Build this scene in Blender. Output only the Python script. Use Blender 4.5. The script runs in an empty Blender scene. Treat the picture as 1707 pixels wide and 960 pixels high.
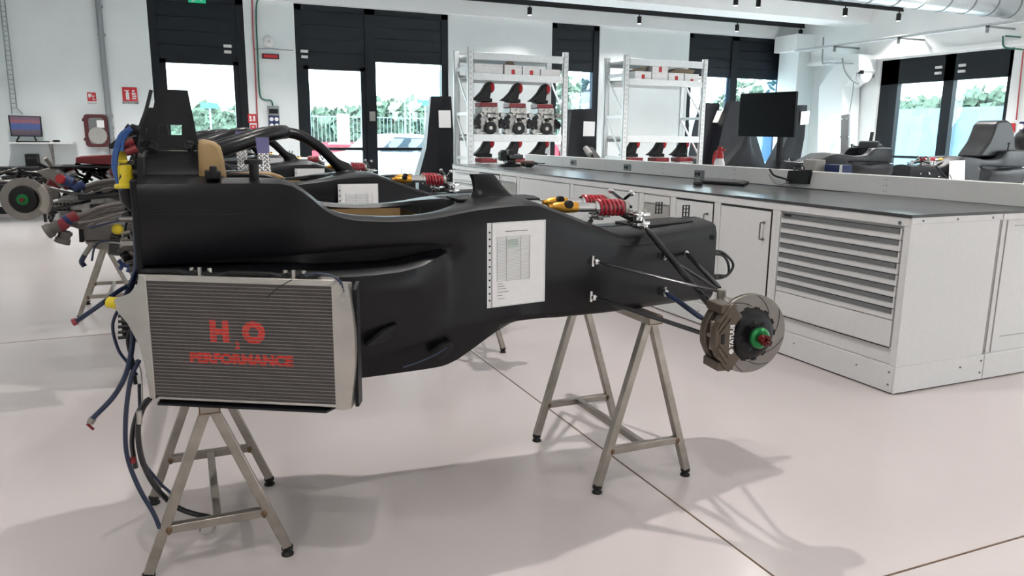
import bpy, bmesh, math, random
import numpy as np
from mathutils import Vector, Matrix
random.seed(7)
S = bpy.context.scene
COL = S.collection
PI = math.pi

# ------------------------------------------------------------------ camera
F_PX, YAW, PITCH, ROLL, CAM_H = 1265.28, math.radians(23.4365), math.radians(11.2917), math.radians(.5447), 1.35
def _basis():
    cy, sy, cp, sp = math.cos(YAW), math.sin(YAW), math.cos(PITCH), math.sin(PITCH)
    f = Vector((sy*cp, cy*cp, -sp)); r = Vector((cy, -sy, 0)); u = r.cross(f)
    cr, sr = math.cos(ROLL), math.sin(ROLL)
    return cr*r + sr*u, -sr*r + cr*u, f
CR, CU, CF = _basis()
cam = bpy.data.objects.new('camera', bpy.data.cameras.new('camera'))
cam.data.sensor_width = 36.0
cam.data.lens = F_PX*36/1707
cam.data.clip_end = 400
m = Matrix((CR, CU, -CF)).transposed().to_4x4(); m.translation = Vector((0, 0, CAM_H))
cam.matrix_world = m
COL.objects.link(cam); S.camera = cam
def P(px, py, x=None, y=None, z=None):
    """point of the real place seen at a photo pixel, on the plane x=, y= or z="""
    d = CR*((px-853.5)/F_PX) - CU*((py-480)/F_PX) + CF
    o = Vector((0, 0, CAM_H))
    t = x/d.x if x is not None else (y/d.y if y is not None else (z-CAM_H)/d.z)
    return o + d*t

# ------------------------------------------------------------------ world, exposure
S.view_settings.view_transform = 'Standard'
S.view_settings.look = 'None'
S.view_settings.gamma = 1
S.view_settings.use_curve_mapping = False
S.view_settings.exposure = -0.08
W = bpy.data.worlds.new('world'); S.world = W; W.use_nodes = True
nt = W.node_tree; bg = nt.nodes['Background']
tc = nt.nodes.new('ShaderNodeTexCoord'); sx = nt.nodes.new('ShaderNodeSeparateXYZ')
rp = nt.nodes.new('ShaderNodeValToRGB')
rp.color_ramp.elements[0].position = .48; rp.color_ramp.elements[0].color = (.62, .66, .66, 1)
rp.color_ramp.elements[1].position = .56; rp.color_ramp.elements[1].color = (.9, .97, 1, 1)
mp = nt.nodes.new('ShaderNodeMapRange'); mp.inputs[1].default_value = -1; mp.inputs[2].default_value = 1
nt.links.new(tc.outputs['Generated'], sx.inputs[0]); nt.links.new(sx.outputs[2], mp.inputs[0])
nt.links.new(mp.outputs[0], rp.inputs[0]); nt.links.new(rp.outputs[0], bg.inputs[0])
bg.inputs[1].default_value = 11.0

# ------------------------------------------------------------------ materials
def mat(name, col, rough=.5, metal=0., coat=0., emit=None, es=1., var=.06, scale=30, bump=0., alpha=1., spec=.5):
    mt = bpy.data.materials.new(name); mt.use_nodes = True
    n = mt.node_tree; b = n.nodes['Principled BSDF']
    b.inputs['Roughness'].default_value = rough; b.inputs['Metallic'].default_value = metal
    b.inputs['Coat Weight'].default_value = coat; b.inputs['Specular IOR Level'].default_value = spec
    b.inputs['Coat Roughness'].default_value = .15
    t = n.nodes.new('ShaderNodeTexCoord'); no = n.nodes.new('ShaderNodeTexNoise')
    no.inputs['Scale'].default_value = scale; no.inputs['Detail'].default_value = 4
    n.links.new(t.outputs['Object'], no.inputs['Vector'])
    r = n.nodes.new('ShaderNodeValToRGB')
    r.color_ramp.elements[0].position = .3; r.color_ramp.elements[1].position = .7
    r.color_ramp.elements[0].color = [c*(1-var) for c in col[:3]]+[1]
    r.color_ramp.elements[1].color = [min(1, c*(1+var)) for c in col[:3]]+[1]
    n.links.new(no.outputs['Fac'], r.inputs[0]); n.links.new(r.outputs[0], b.inputs['Base Color'])
    if bump:
        bp = n.nodes.new('ShaderNodeBump'); bp.inputs['Strength'].default_value = bump; bp.inputs['Distance'].default_value = .005
        n.links.new(no.outputs['Fac'], bp.inputs['Height']); n.links.new(bp.outputs[0], b.inputs['Normal'])
    if emit:
        b.inputs['Emission Color'].default_value = list(emit)+[1]; b.inputs['Emission Strength'].default_value = es
    return mt
def srgb(r, g, b):
    f = lambda c: (c/255/12.92) if c/255 <= .04045 else ((c/255+.055)/1.055)**2.4
    return (f(r), f(g), f(b))
M = {}
M['floor'] = mat('resin_floor', (.56, .51, .50), .16, var=.035, scale=.8, spec=.45)
M['wall'] = mat('white_plaster', (.80, .845, .85), .8, var=.02, scale=2)
M['ceil'] = mat('ceiling_paint', (.93, .955, .955), .8, var=.02, scale=2)
M['dark'] = mat('anthracite_metal', (.006, .009, .013), .4, var=.1, spec=.3)
M['blind'] = mat('anthracite_shutter', (.006, .010, .016), .42, var=.1, spec=.3)
M['carbon'] = mat('carbon_satin', (.0042, .0042, .0058), .34, coat=.03, var=.16, scale=9, spec=.26)
M['carbon2'] = mat('carbon_panel', (.0075, .008, .0105), .4, var=.15, scale=12, spec=.25)
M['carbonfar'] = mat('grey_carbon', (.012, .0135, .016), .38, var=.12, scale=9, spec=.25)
M['hcarbon'] = mat('halo_black', (.008, .008, .010), .3, var=.12, spec=.35)
M['black'] = mat('black_plastic', (.006, .006, .007), .45, var=.1, spec=.3)
M['gloss'] = mat('black_gloss', (.01, .01, .012), .18, var=.1)
M['void'] = mat('dark_lining', (.006, .006, .007), .8, var=.1)
M['kevlar'] = mat('beige_foam_cover', (.34, .225, .10), .55, var=.08, scale=20)
M['steel'] = mat('brushed_steel', (.34, .31, .275), .38, metal=.85, var=.15, scale=14)
M['weld'] = mat('weld_burn', (.16, .10, .06), .5, metal=.7, var=.3, scale=60)
M['alu'] = mat('bare_aluminium', (.42, .40, .37), .38, metal=.9, var=.08, scale=14)
M['alu2'] = mat('cast_aluminium', (.25, .235, .21), .5, metal=.6, var=.12, scale=25)
M['chrome'] = mat('polished_metal', (.75, .75, .75), .15, metal=1, var=.05)
M['disc'] = mat('brake_disc_steel', (.22, .20, .185), .42, metal=.7, var=.08, scale=20)
M['caliper'] = mat('bronze_anodised', (.105, .082, .062), .4, metal=.5, var=.1)
M['green'] = mat('green_anodised', (.01, .16, .04), .3, metal=.6)
M['redm'] = mat('red_anodised', (.18, .015, .02), .35, metal=.5)
M['spring'] = mat('red_spring_paint', (.38, .015, .03), .3, coat=.3)
M['gold'] = mat('gold_anodised', (.72, .36, .05), .3, metal=.7)
M['rad'] = mat('radiator_core', (.050, .043, .042), .7, var=.2, scale=120)
M['tube'] = mat('radiator_tube', (.22, .20, .19), .5, metal=.5)
M['red'] = mat('red_paint', (.45, .015, .02), .5)
M['redspray'] = mat('red_stencil_paint', (.50, .025, .014), .8, var=.3, scale=90)
M['white'] = mat('white_powder_coat', (.66, .66, .655), .45, var=.02)
M['paper'] = mat('paper', (.80, .80, .80), .5, var=.02)
M['sleeve'] = mat('plastic_sleeve', (.70, .71, .71), .15, var=.02)
M['ink'] = mat('printed_ink', (.16, .16, .17), .8)
M['inkg'] = mat('printed_green', (.25, .45, .3), .8)
M['blue'] = mat('blue_hose', (.008, .06, .22), .4)
M['navy'] = mat('navy_hose', (.006, .014, .045), .35, var=.2, scale=60)
M['yellow'] = mat('yellow_cap', (.60, .47, .015), .4)
M['braid'] = mat('braided_hose', (.15, .135, .13), .5, metal=.3, var=.3, scale=150)
M['red2'] = mat('red_heatshrink', (.17, .010, .015), .45)
M['wtop'] = mat('dark_worktop', (.050, .052, .056), .24, var=.08, scale=12)
M['grey'] = mat('grey_drawer_pull', (.16, .165, .17), .45, metal=.3)
M['greyw'] = mat('grey_niche', (.34, .33, .31), .6)
M['galv'] = mat('white_galvanised', (.66, .70, .71), .4, metal=.15, var=.06)
M['pipe'] = mat('grey_conduit', (.28, .30, .31), .4, metal=.4)
M['redpipe'] = mat('red_conduit', (.40, .06, .07), .5)
M['grpipe'] = mat('green_conduit', (.02, .14, .09), .5)
M['sign'] = mat('sign_red', (.55, .02, .03), .5)
M['signw'] = mat('sign_white', (.8, .8, .8), .5)
M['signg'] = mat('sign_green', (.01, .30, .14), .4, emit=(.02, .5, .25), es=.5)
M['reelred'] = mat('hose_cabinet_red', (.085, .014, .018), .35)
M['reelglass'] = mat('hose_cabinet_window', (.16, .17, .17), .25)
M['screen'] = mat('dark_screen', (.002, .002, .003), .45, spec=.05)
M['strap'] = mat('purple_webbing', (.017, .012, .10), .7, var=.5, scale=160)
M['car_w'] = mat('silver_car_paint', (.62, .66, .70), .3, coat=.5)
M['glassd'] = mat('car_window', (.05, .07, .09), .1)
M['tarmac'] = mat('tarmac', (.62, .64, .64), .9, var=.15)
M['leaf'] = mat('foliage', (.075, .12, .085), .9, var=.5, scale=2.5)
M['fence'] = mat('fence_wire', (.16, .24, .27), .6)
M['fence2'] = mat('pale_blue_screen', (.13, .21, .27), .7, var=.12, scale=3)
M['barr'] = mat('red_barrier', (.26, .012, .03), .5)
M['barw'] = mat('white_barrier', (.55, .57, .58), .5)
M['blueb'] = mat('blue_plastic', (.010, .026, .11), .4)
M['bluesign'] = mat('blue_road_sign', (.04, .25, .40), .5)
M['duct'] = mat('spiral_duct', (.60, .64, .66), .3, metal=.8)
M['card'] = mat('cardboard', (.28, .22, .16), .8)
M['tail'] = mat('tail_light', (.5, .03, .05), .3)
M['brown'] = mat('brown_leaf_metal', (.10, .05, .035), .4, metal=.4)
M['eng'] = mat('engine_casting', (.35, .35, .34), .45, metal=.5, var=.45, scale=22)
M['knurl'] = mat('grey_connector', (.13, .12, .11), .4, metal=.6)
M['lens'] = mat('spot_lens', (.9, .9, .85), .4, emit=(1, .95, .88), es=6)
M['wallg'] = mat('mid_grey_panel', (.50, .53, .52), .7)  # one even grey for slots, shelf decks and seams
# carbon weave on the tub: fine twill pattern
def weave(mt, sc=160, d=.25):
    n = mt.node_tree; b = n.nodes['Principled BSDF']
    t = n.nodes.new('ShaderNodeTexCoord'); w = n.nodes.new('ShaderNodeTexWave'); w.inputs['Scale'].default_value = sc
    w.bands_direction = 'DIAGONAL'
    n.links.new(t.outputs['Object'], w.inputs['Vector'])
    bp = n.nodes.new('ShaderNodeBump'); bp.inputs['Strength'].default_value = d; bp.inputs['Distance'].default_value = .0006
    n.links.new(w.outputs['Fac'], bp.inputs['Height']); n.links.new(bp.outputs[0], b.inputs['Normal'])
weave(M['carbon'])
def glass_mat(name, tint, refl=.06):
    mt = bpy.data.materials.new(name); mt.use_nodes = True; n = mt.node_tree
    for x in list(n.nodes): n.nodes.remove(x)
    o = n.nodes.new('ShaderNodeOutputMaterial'); mx = n.nodes.new('ShaderNodeMixShader')
    tr = n.nodes.new('ShaderNodeBsdfTransparent'); gl = n.nodes.new('ShaderNodeBsdfGlossy')
    no = n.nodes.new('ShaderNodeTexNoise'); no.inputs['Scale'].default_value = 2
    rr = n.nodes.new('ShaderNodeMapRange'); rr.inputs[3].default_value = refl*.7; rr.inputs[4].default_value = refl*1.3
    n.links.new(no.outputs['Fac'], rr.inputs[0]); n.links.new(rr.outputs[0], mx.inputs[0])
    tr.inputs[0].default_value = (*tint, 1); gl.inputs['Roughness'].default_value = .02
    n.links.new(tr.outputs[0], mx.inputs[1]); n.links.new(gl.outputs[0], mx.inputs[2]); n.links.new(mx.outputs[0], o.inputs[0])
    return mt
M['glass'] = glass_mat('window_glass', (.90, .97, .98))
M['sidegl'] = glass_mat('side_light_glass', (.50, .62, .75), .1)
# screen picture: procedural sunset bands
def screen_mat():
    mt = bpy.data.materials.new('sunset_screen'); mt.use_nodes = True; n = mt.node_tree; b = n.nodes['Principled BSDF']
    t = n.nodes.new('ShaderNodeTexCoord'); s = n.nodes.new('ShaderNodeSeparateXYZ'); r = n.nodes.new('ShaderNodeValToRGB')
    no = n.nodes.new('ShaderNodeTexNoise'); no.inputs['Scale'].default_value = 6; ad = n.nodes.new('ShaderNodeMath'); ad.operation = 'MULTIPLY_ADD'
    ad.inputs[1].default_value = .25
    n.links.new(t.outputs['Generated'], s.inputs[0]); n.links.new(t.outputs['Generated'], no.inputs['Vector'])
    n.links.new(no.outputs['Fac'], ad.inputs[0]); n.links.new(s.outputs[2], ad.inputs[2]); n.links.new(ad.outputs[0], r.inputs[0])
    e = r.color_ramp.elements; e[0].position = .1; e[0].color = (.05, .04, .07, 1); e[1].position = 1.1 if False else 1.; e[1].color = (.16, .09, .14, 1)
    for p, c in ((.38, (.12, .08, .10, 1)), (.5, (.05, .10, .30, 1)), (.72, (.06, .10, .28, 1)), (.85, (.30, .10, .12, 1))):
        q = e.new(p); q.color = c
    n.links.new(r.outputs[0], b.inputs['Emission Color']); b.inputs['Emission Strength'].default_value = .8
    b.inputs['Base Color'].default_value = (.01, .01, .01, 1)
    return mt
M['sunset'] = screen_mat()

# ------------------------------------------------------------------ mesh helpers
ORG = {}
class MB:
    def __init__(s): s.v = []; s.f = []
    def add(s, vs, fs):
        o = len(s.v); s.v += [tuple(v) for v in vs]; s.f += [tuple(i+o for i in f) for f in fs]; return s
    def box(s, x0, x1, y0, y1, z0, z1):
        return s.add([(x, y, z) for x in (x0, x1) for y in (y0, y1) for z in (z0, z1)],
                     [(0, 1, 3, 2), (4, 6, 7, 5), (0, 4, 5, 1), (2, 3, 7, 6), (0, 2, 6, 4), (1, 5, 7, 3)])
    def obox(s, c, ax, ay, az, hx, hy, hz):
        c, ax, ay, az = Vector(c), Vector(ax).normalized(), Vector(ay).normalized(), Vector(az).normalized()
        return s.add([c+ax*hx*i+ay*hy*j+az*hz*k for i in (-1, 1) for j in (-1, 1) for k in (-1, 1)],
                     [(0, 1, 3, 2), (4, 6, 7, 5), (0, 4, 5, 1), (2, 3, 7, 6), (0, 2, 6, 4), (1, 5, 7, 3)])
    def bar(s, a, b, w, h, up=(0, 0, 1)):
        a, b = Vector(a), Vector(b); d = (b-a).normalized(); up = Vector(up)
        if abs(d.dot(up)) > .98: up = Vector((0, 1, 0))
        r = d.cross(up).normalized(); u = r.cross(d)
        return s.obox((a+b)/2, d, r, u, (b-a).length/2, w/2, h/2)
    def tube(s, pts, r, n=10, caps=True, ry=None, closed=False):
        pts = [Vector(p) for p in pts]; k = len(pts)
        rs = r if isinstance(r, (list, tuple)) else [r]*k
        base = len(s.v); prev = None
        for i, p in enumerate(pts):
            if closed: d = pts[(i+1) % k]-pts[i-1]
            else: d = pts[min(i+1, k-1)]-pts[max(i-1, 0)]
            d = d.normalized() if d.length > 1e-9 else Vector((0, 0, 1))
            if prev is None:
                up = Vector((0, 0, 1)) if abs(d.z) < .9 else Vector((1, 0, 0))
                a = d.cross(up).normalized()
            else:
                a = (prev-d*prev.dot(d))
                a = a.normalized() if a.length > 1e-6 else d.orthogonal().normalized()
            b = d.cross(a); prev = a
            for j in range(n):
                t = 2*PI*j/n
                s.v.append(tuple(p+a*math.cos(t)*rs[i]+b*math.sin(t)*(rs[i] if ry is None else rs[i]*ry)))
        for i in range(k if closed else k-1):
            i2 = (i+1) % k
            for j in range(n):
                j2 = (j+1) % n
                s.f.append((base+i*n+j, base+i*n+j2, base+i2*n+j2, base+i2*n+j))
        if caps and not closed:
            s.f.append(tuple(base+j for j in range(n))[::-1]); s.f.append(tuple(base+(k-1)*n+j for j in range(n)))
        return s
    def cyl(s, a, b, r, r2=None, n=16):
        return s.tube([a, b], [r, r if r2 is None else r2], n)
    def lathe(s, prof, o, ax, n=32):
        """prof: (distance along axis, radius)"""
        ax = Vector(ax).normalized(); o = Vector(o); a = ax.orthogonal().normalized(); b = ax.cross(a); base = len(s.v); k = len(prof)
        for h, r in prof:
            for j in range(n):
                t = 2*PI*j/n; s.v.append(tuple(o+ax*h+a*math.cos(t)*r+b*math.sin(t)*r))
        for i in range(k-1):
            for j in range(n):
                s.f.append((base+i*n+j, base+i*n+(j+1) % n, base+(i+1)*n+(j+1) % n, base+(i+1)*n+j))
        if prof[0][1] > 1e-5: s.f.append(tuple(base+j for j in range(n))[::-1])
        if prof[-1][1] > 1e-5: s.f.append(tuple(base+(k-1)*n+j for j in range(n)))
        return s
    def prism(s, pts, off):
        """planar outline (3-D points) pushed through off"""
        off = Vector(off); a = [Vector(p) for p in pts]; n = len(a)
        return s.add([tuple(p) for p in a]+[tuple(p+off) for p in a],
                     [tuple(range(n))[::-1], tuple(range(n, 2*n))]+[(i, (i+1) % n, n+(i+1) % n, n+i) for i in range(n)])
    def rings(s, rings, caps=True, closed=True):
        n = len(rings[0]); base = len(s.v)
        for r in rings: s.v += [tuple(p) for p in r]
        for i in range(len(rings)-1):
            for j in range(n if closed else n-1):
                s.f.append((base+i*n+j, base+i*n+(j+1) % n, base+(i+1)*n+(j+1) % n, base+(i+1)*n+j))
        if caps:
            s.f.append(tuple(base+j for j in range(n))[::-1]); s.f.append(tuple(base+(len(rings)-1)*n+j for j in range(n)))
        return s
    def ball(s, c, rx, ry=None, rz=None, n=12):
        ry = rx if ry is None else ry; rz = rx if rz is None else rz
        rg = []
        for i in range(1, n):
            t = PI*i/n
            rg.append([(c[0]+rx*math.sin(t)*math.cos(2*PI*j/n), c[1]+ry*math.sin(t)*math.sin(2*PI*j/n), c[2]+rz*math.cos(t)) for j in range(n)])
        return s.rings(rg)
    def build(s, name, mt, parent=None, bev=0., smooth=True, ang=35, label=None, cat=None, group=None, kind=None, origin=None):
        if parent is not None: o = ORG[parent.name]
        elif origin is not None: o = Vector(origin)
        else:
            a = np.array(s.v); lo = a.min(0); hi = a.max(0); o = Vector(((lo[0]+hi[0])/2, (lo[1]+hi[1])/2, lo[2]))
        me = bpy.data.meshes.new(name)
        me.from_pydata([tuple(Vector(v)-o) for v in s.v], [], s.f)
        b = bmesh.new(); b.from_mesh(me); bmesh.ops.recalc_face_normals(b, faces=b.faces); b.to_mesh(me); b.free()
        if smooth:
            me.polygons.foreach_set('use_smooth', [True]*len(me.polygons)); me.set_sharp_from_angle(angle=math.radians(ang))
        for q in (mt if isinstance(mt, list) else [mt]): me.materials.append(M[q])
        ob = bpy.data.objects.new(name, me); COL.objects.link(ob)
        if parent is not None: ob.parent = parent
        else: ob.location = o
        ORG[ob.name] = o
        if bev:
            md = ob.modifiers.new('bevel', 'BEVEL'); md.width = bev; md.segments = 2; md.limit_method = 'ANGLE'; md.angle_limit = math.radians(40)
        tag(ob, label, cat, group, kind)
        return ob
def tag(o, label=None, cat=None, group=None, kind=None):
    for k, v in (('label', label), ('category', cat), ('group', group), ('kind', kind)):
        if v: o[k] = v
    return o
def thing(name, loc, label, cat, group=None, kind=None):
    o = bpy.data.objects.new(name, None); COL.objects.link(o); o.location = loc; o.empty_display_size = .1
    ORG[o.name] = Vector(loc)
    return tag(o, label, cat, group, kind)
def dup(root, loc, label=None, rotz=0., group=None, skip=()):
    def rec(o, par):
        c = o.copy(); COL.objects.link(c); ORG[c.name] = ORG[o.name]
        if par: c.parent = par
        for ch in o.children:
            if ch.name.split('.')[0] not in skip: rec(ch, c)
        return c
    r = rec(root, None); r.location = loc; r.rotation_euler = (0, 0, rotz); ORG[r.name] = Vector(loc)
    if label: r['label'] = label
    if group: r['group'] = group
    return r
def text(s, name, size, loc, xd, yd, mt, parent=None, ext=.0006, bold=0., align='CENTER', sx=1.):
    cu = bpy.data.curves.new(name, 'FONT'); cu.body = s; cu.size = size; cu.extrude = ext; cu.offset = bold
    cu.align_x = align; cu.align_y = 'CENTER'; cu.resolution_u = 3
    t = bpy.data.objects.new(name+'_tmp', cu); COL.objects.link(t)
    me = bpy.data.meshes.new_from_object(t.evaluated_get(bpy.context.evaluated_depsgraph_get()))
    bpy.data.objects.remove(t)
    xd, yd = Vector(xd).normalized(), Vector(yd).normalized(); zd = xd.cross(yd)
    mb = MB()
    vs = [Vector(loc)+xd*v.co.x*sx+yd*v.co.y+zd*v.co.z for v in me.vertices]
    mb.add(vs, [tuple(p.vertices) for p in me.polygons])
    bpy.data.meshes.remove(me)
    return mb.build(name, mt, parent, smooth=False)
def spline(pts, k=6):
    pts = [Vector(p) for p in pts]; out = []
    q = [2*pts[0]-pts[1]]+pts+[2*pts[-1]-pts[-2]]
    for i in range(1, len(q)-2):
        for j in range(k):
            t = j/k; a, b, c, d = q[i-1], q[i], q[i+1], q[i+2]
            out.append(.5*((2*b)+(c-a)*t+(2*a-5*b+4*c-d)*t*t+(3*b-a-3*c+d)*t**3))
    out.append(pts[-1]); return out
def px(lst, **k): return [P(a, b, **k) for a, b in lst]

# ------------------------------------------------------------------ lights: the ceiling spots (lamps inside the builder below)
YB, XR, XL, YF, ZC = 15.0, 13.85, -3.0, -6.0, 4.3
SPOTS = []
def spot_lamp(x, y, z, power, label, group='black track spots on the ceiling', tilt=(0, 0)):
    t = thing('track_spotlight', (x, y, z-.20), label, 'ceiling light', group)
    MB().cyl((x, y, z-.20), (x, y, z-.06), .045, n=16).build('lamp_body', 'black', t)
    MB().cyl((x, y, z-.06), (x, y, z), .012, n=8).build('stem', 'black', t)
    MB().cyl((x, y, z-.204), (x, y, z-.199), .035, n=16).build('lens', 'lens', t)
    l = bpy.data.lights.new('lamp', 'SPOT'); l.energy = power; l.spot_size = math.radians(125); l.spot_blend = .5; l.shadow_soft_size = .035
    l.color = (1, .955, .92)
    o = bpy.data.objects.new('lamp', l); COL.objects.link(o); o.parent = t; o.location = (0, 0, -.012)
    return t

# ================================================================== THE ROOM
MB().box(XL-.3, XR+.3, YF-.3, YB+.3, -.2, 0).build('floor', 'floor', kind='structure', smooth=False)
# expansion joints in the floor
def strip_z(a, b, w, z=.0012):
    a, b = Vector(a), Vector(b); return MB().bar((a.x, a.y, z/2), (b.x, b.y, z/2), w, z)
ja, jb = P(784, 584, z=0), P(1289, 960, z=0); d = (jb-ja)
strip_z(ja-d*1.2, jb+d*.8, .007).build('trim_1', 'weld', kind='structure', smooth=False)
ja, jb = P(1478, 960, z=0), P(1707, 893.6, z=0); d = (jb-ja)
strip_z(ja-d*.6, jb+d*2, .007).build('trim_2', 'weld', kind='structure', smooth=False)
ja, jb = P(0, 572.5, z=0), P(193.8, 555.2, z=0); d = (jb-ja)
strip_z(ja-d*.6, jb+d*2.0, .007).build('trim_3', 'weld', kind='structure', smooth=False)
MB().box(XL-.3, XR+.3, YF-.3, YB+.3, ZC, ZC+.2).build('ceiling', 'ceil', kind='structure', smooth=False)
# back wall with four openings
OPEN = [(-.34, 1.22), (2.10, 5.07), (7.37, 8.52), (10.86, 13.74)]
ZH = 3.70
wb = MB(); edges = [XL-.3]+[e for o in OPEN for e in o]+[XR+.3]
for i in range(0, len(edges), 2): wb.box(edges[i], edges[i+1], YB, YB+.3, 0, ZC)
for a, b in OPEN: wb.box(a, b, YB, YB+.3, ZH, ZC)
wb.build('wall_back', 'wall', kind='structure', smooth=False)
MB().box(XL, XR, YB-.16, YB, ZH, ZC).build('trim_4', 'ceil', kind='structure', smooth=False)
# right wall: door opening, plus an unseen opening added to brighten the ceiling
RO = (P(1692, 80, x=XR).y, P(1469, 101, x=XR).y); RZ = 3.0
MB().box(XR, XR+.3, YF, 3.2, 0, ZC).box(XR, XR+.3, 6.2, RO[0], 0, ZC).box(XR, XR+.3, 3.2, 6.2, 3.0, ZC).box(XR, XR+.3, RO[1], YB, 0, ZC).box(XR, XR+.3, RO[0], RO[1], RZ, ZC)\
    .build('wall_right', 'wall', kind='structure', smooth=False)
MB().box(XR-.22, XR, YF, YB, RZ+.02, RZ+.1).box(XR-.14, XR, YF, YB, RZ+.1, ZC).build('trim_5', 'ceil', kind='structure', smooth=False)
# left wall and front wall (with an unseen opening kept to let daylight in)
MB().box(XL-.3, XL, YF, YB, 0, ZC).build('wall_left', 'wall', kind='structure', smooth=False)
MB().box(XL, 8.6, YF-.3, YF, 0, ZC).box(11.4, XR, YF-.3, YF, 0, ZC).box(8.6, 11.4, YF-.3, YF, 2.9, ZC).build('wall_front', 'wall', kind='structure', smooth=False)
# ceiling ribs
for i, yy in enumerate((12.9, 10.5, 8.1, 5.7, 3.3, .9, -1.5, -3.9)):
    z0 = 3.78; hw = .33
    MB().prism([(XL, yy-hw, z0), (XL, yy+hw, z0), (XL, yy+hw+.10, ZC), (XL, yy-hw-.10, ZC)], (XR-XL-.15, 0, 0))\
        .build('trim_%d' % (6+i), 'ceil', kind='structure', smooth=False)
# tracks and spots
for yt, xs, lab in ((14.2, (6.5, 9.0, 11.55, 14.1), 'nearer the back wall'), (11.55, (9.3, 11.6, 13.2), 'second from the back wall')):
    MB().box(XL+.1, XR-.4, yt-.02, yt+.02, 3.86, 3.90).box(XL+.1, XR-.4, yt-.006, yt+.006, 3.90, ZC-.002)\
        .build('light_track', 'black', label='thin black lighting track on the ceiling '+lab, cat='light track')
for (a, b, q) in ((883, 23, 0), (1066, 37, 1), (1229, 50, 2), (1373, 63, 3)):
    p = P(a, b-9, y=14.2); 
    spot_lamp(min(p.x, XR-.5), 14.2, 3.88, 90, ['leftmost black spot on the track by the back wall', 'black spot above the gap between the two racks', 'black spot above the right rack on the back track', 'black spot at the right end of the back track'][q])
for (a, b, q) in ((1227, 8, 0), (1410, 20, 1), (1568, 35, 2)):
    p = P(a, b-11, y=11.55)
    spot_lamp(min(p.x, XR-.5), 11.55, 3.88, 120, ['black spot cut by the top edge, on the second track', 'middle black spot on the second track', 'rightmost black spot on the second track'][q])
# rows above the cars, out of the photograph's frame: the near list throws the floor shadows
near = [(-.1, .1, 200), (1.42, 3.3, 300), (.5, 6.2, 120), (1.6, 9.0, 160), (4.6, .4, 130), (5.6, 6.0, 170), (-2.0, 3.4, 70)]
far = [(-1.8, 12.2, 300), (1.6, 12.4, 300), (4.6, 12.0, 300), (7.4, 12.2, 300), (10.2, 12.0, 330), (11.7, 10.6, 300), (-2, 8.6, 240), (5.4, 9.2, 260), (8.2, 9.2, 300), (11.0, 8.8, 300),
       (8.2, 5.8, 300), (11.4, 5.4, 300), (7.6, 2.6, 300), (10.8, 2.2, 300), (7.8, -1, 300), (11.2, -1.4, 300), (4.4, -2.8, 250), (1.2, -3.0, 200), (-1.8, -2.6, 200), (12.8, -4.2, 250), (8.6, -4.4, 250), (-2.1, -.2, 100)]  # unseen grid, added so its bounce light lifts ceiling and walls
for (x, y, pw) in near+[(a, b, c*1.25) for a, b, c in far]:
    spot_lamp(x, y, 3.98, pw, 'black ceiling spot of the shadow rows and the added fill grid', 'ceiling spots over the cars')
# baseboards
MB().box(XL, XR, YB-.015, YB, 0, .12).build('baseboard_back', 'dark', kind='structure', smooth=False)

# ---- windows in the back wall
def window(name, a, b, mull, ztop, doors, side=None, midbar=None, hand=()):
    w = thing(name, ((a+b)/2, YB+.1, 0), None, None, kind='structure')
    fr = MB(); y0, y1 = YB+.05, YB+.17
    xs = [a]+list(mull)+[b]
    fr.box(a, a+.13, y0-.02, y1, 0, ZH).box(b-.13, b, y0-.02, y1, 0, ZH).box(a, b, y0-.02, y1, ZH-.1, ZH)
    for m_ in mull: fr.box(m_-.10, m_+.10, y0-.02, y1, 0, ZH)
    fr.build('window_frame', 'dark', w, smooth=False)
    for i in range(len(xs)-1):
        x0, x1 = xs[i]+(.13 if i == 0 else .10), xs[i+1]-(.13 if i == len(xs)-2 else .10)
        zt = ztop[i]
        sh = MB()
        # shutter: bowed slats, their joints shaped to imitate lines reflected in smooth panels
        n = 4; hh = (ZH-.1-zt)/n
        for k in range(n):
            za, zb_ = zt+k*hh, zt+(k+1)*hh
            sh.prism([(x0, y0+.01, za), (x0, y0+.05, za), (x0, y0+.05, zb_-.012), (x0, y0+.004, zb_-(.010 if k < n-1 else -.01)), (x0, y0+.004, zb_-.03)], (x1-x0, 0, 0))
            if k: sh.box(x0, x1, y0+.03, y0+.05, za-.012, za)
        sh.build('shutter', 'blind', w, smooth=False)
        s = .0
        if doors[i]:
            MB().box(x0, x0+.10, y0+.01, y1-.02, 0, zt).box(x1-.09, x1, y0+.01, y1-.02, 0, zt).box(x0, x1, y0+.01, y1-.02, zt-.07, zt+.03)\
                .box(x0, x1, y0+.01, y1-.02, 0, .25).build('door_leaf', 'dark', w, smooth=False)
        else:
            MB().box(x0, x1, y0+.02, y1-.03, 0, .2).box(x0, x1, y0+.01, y1-.02, zt-.02, zt+.03).build('bottom_rail', 'dark', w, smooth=False)
        if midbar: MB().box(x0, x1, y0+.02, y1-.03, midbar-.03, midbar+.03).build('transom', 'dark', w, smooth=False)
        MB().box(x0, x1, y1-.06, y1-.05, 0, zt).build('glass_pane', 'glass', w, smooth=False)
    if side:
        for (sa, sb) in side:
            MB().box(sa, sb, y0+.03, y0+.05, 0, min(ztop)).build('side_light', 'sidegl', w, smooth=False)
    for (hx, hz) in hand:
        MB().box(hx-.07, hx+.07, y0-.05, y0-.02, hz-.02, hz+.03).box(hx-.06, hx+.06, y0-.05, y0-.02, hz-.12, hz-.07).build('door_closer', 'white', w, bev=.005)
    return w
window('window_1', -.34, 1.22, [], [2.63], [1], hand=((.92, 2.88),))
window('window_2', 2.10, 5.07, [3.50], [2.62, 2.76], [1, 0], side=[(4.72, 4.92)], midbar=1.08, hand=((2.26, 2.86),))
window('window_3', 7.37, 8.52, [], [2.76], [0], side=[(8.14, 8.38)])
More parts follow.
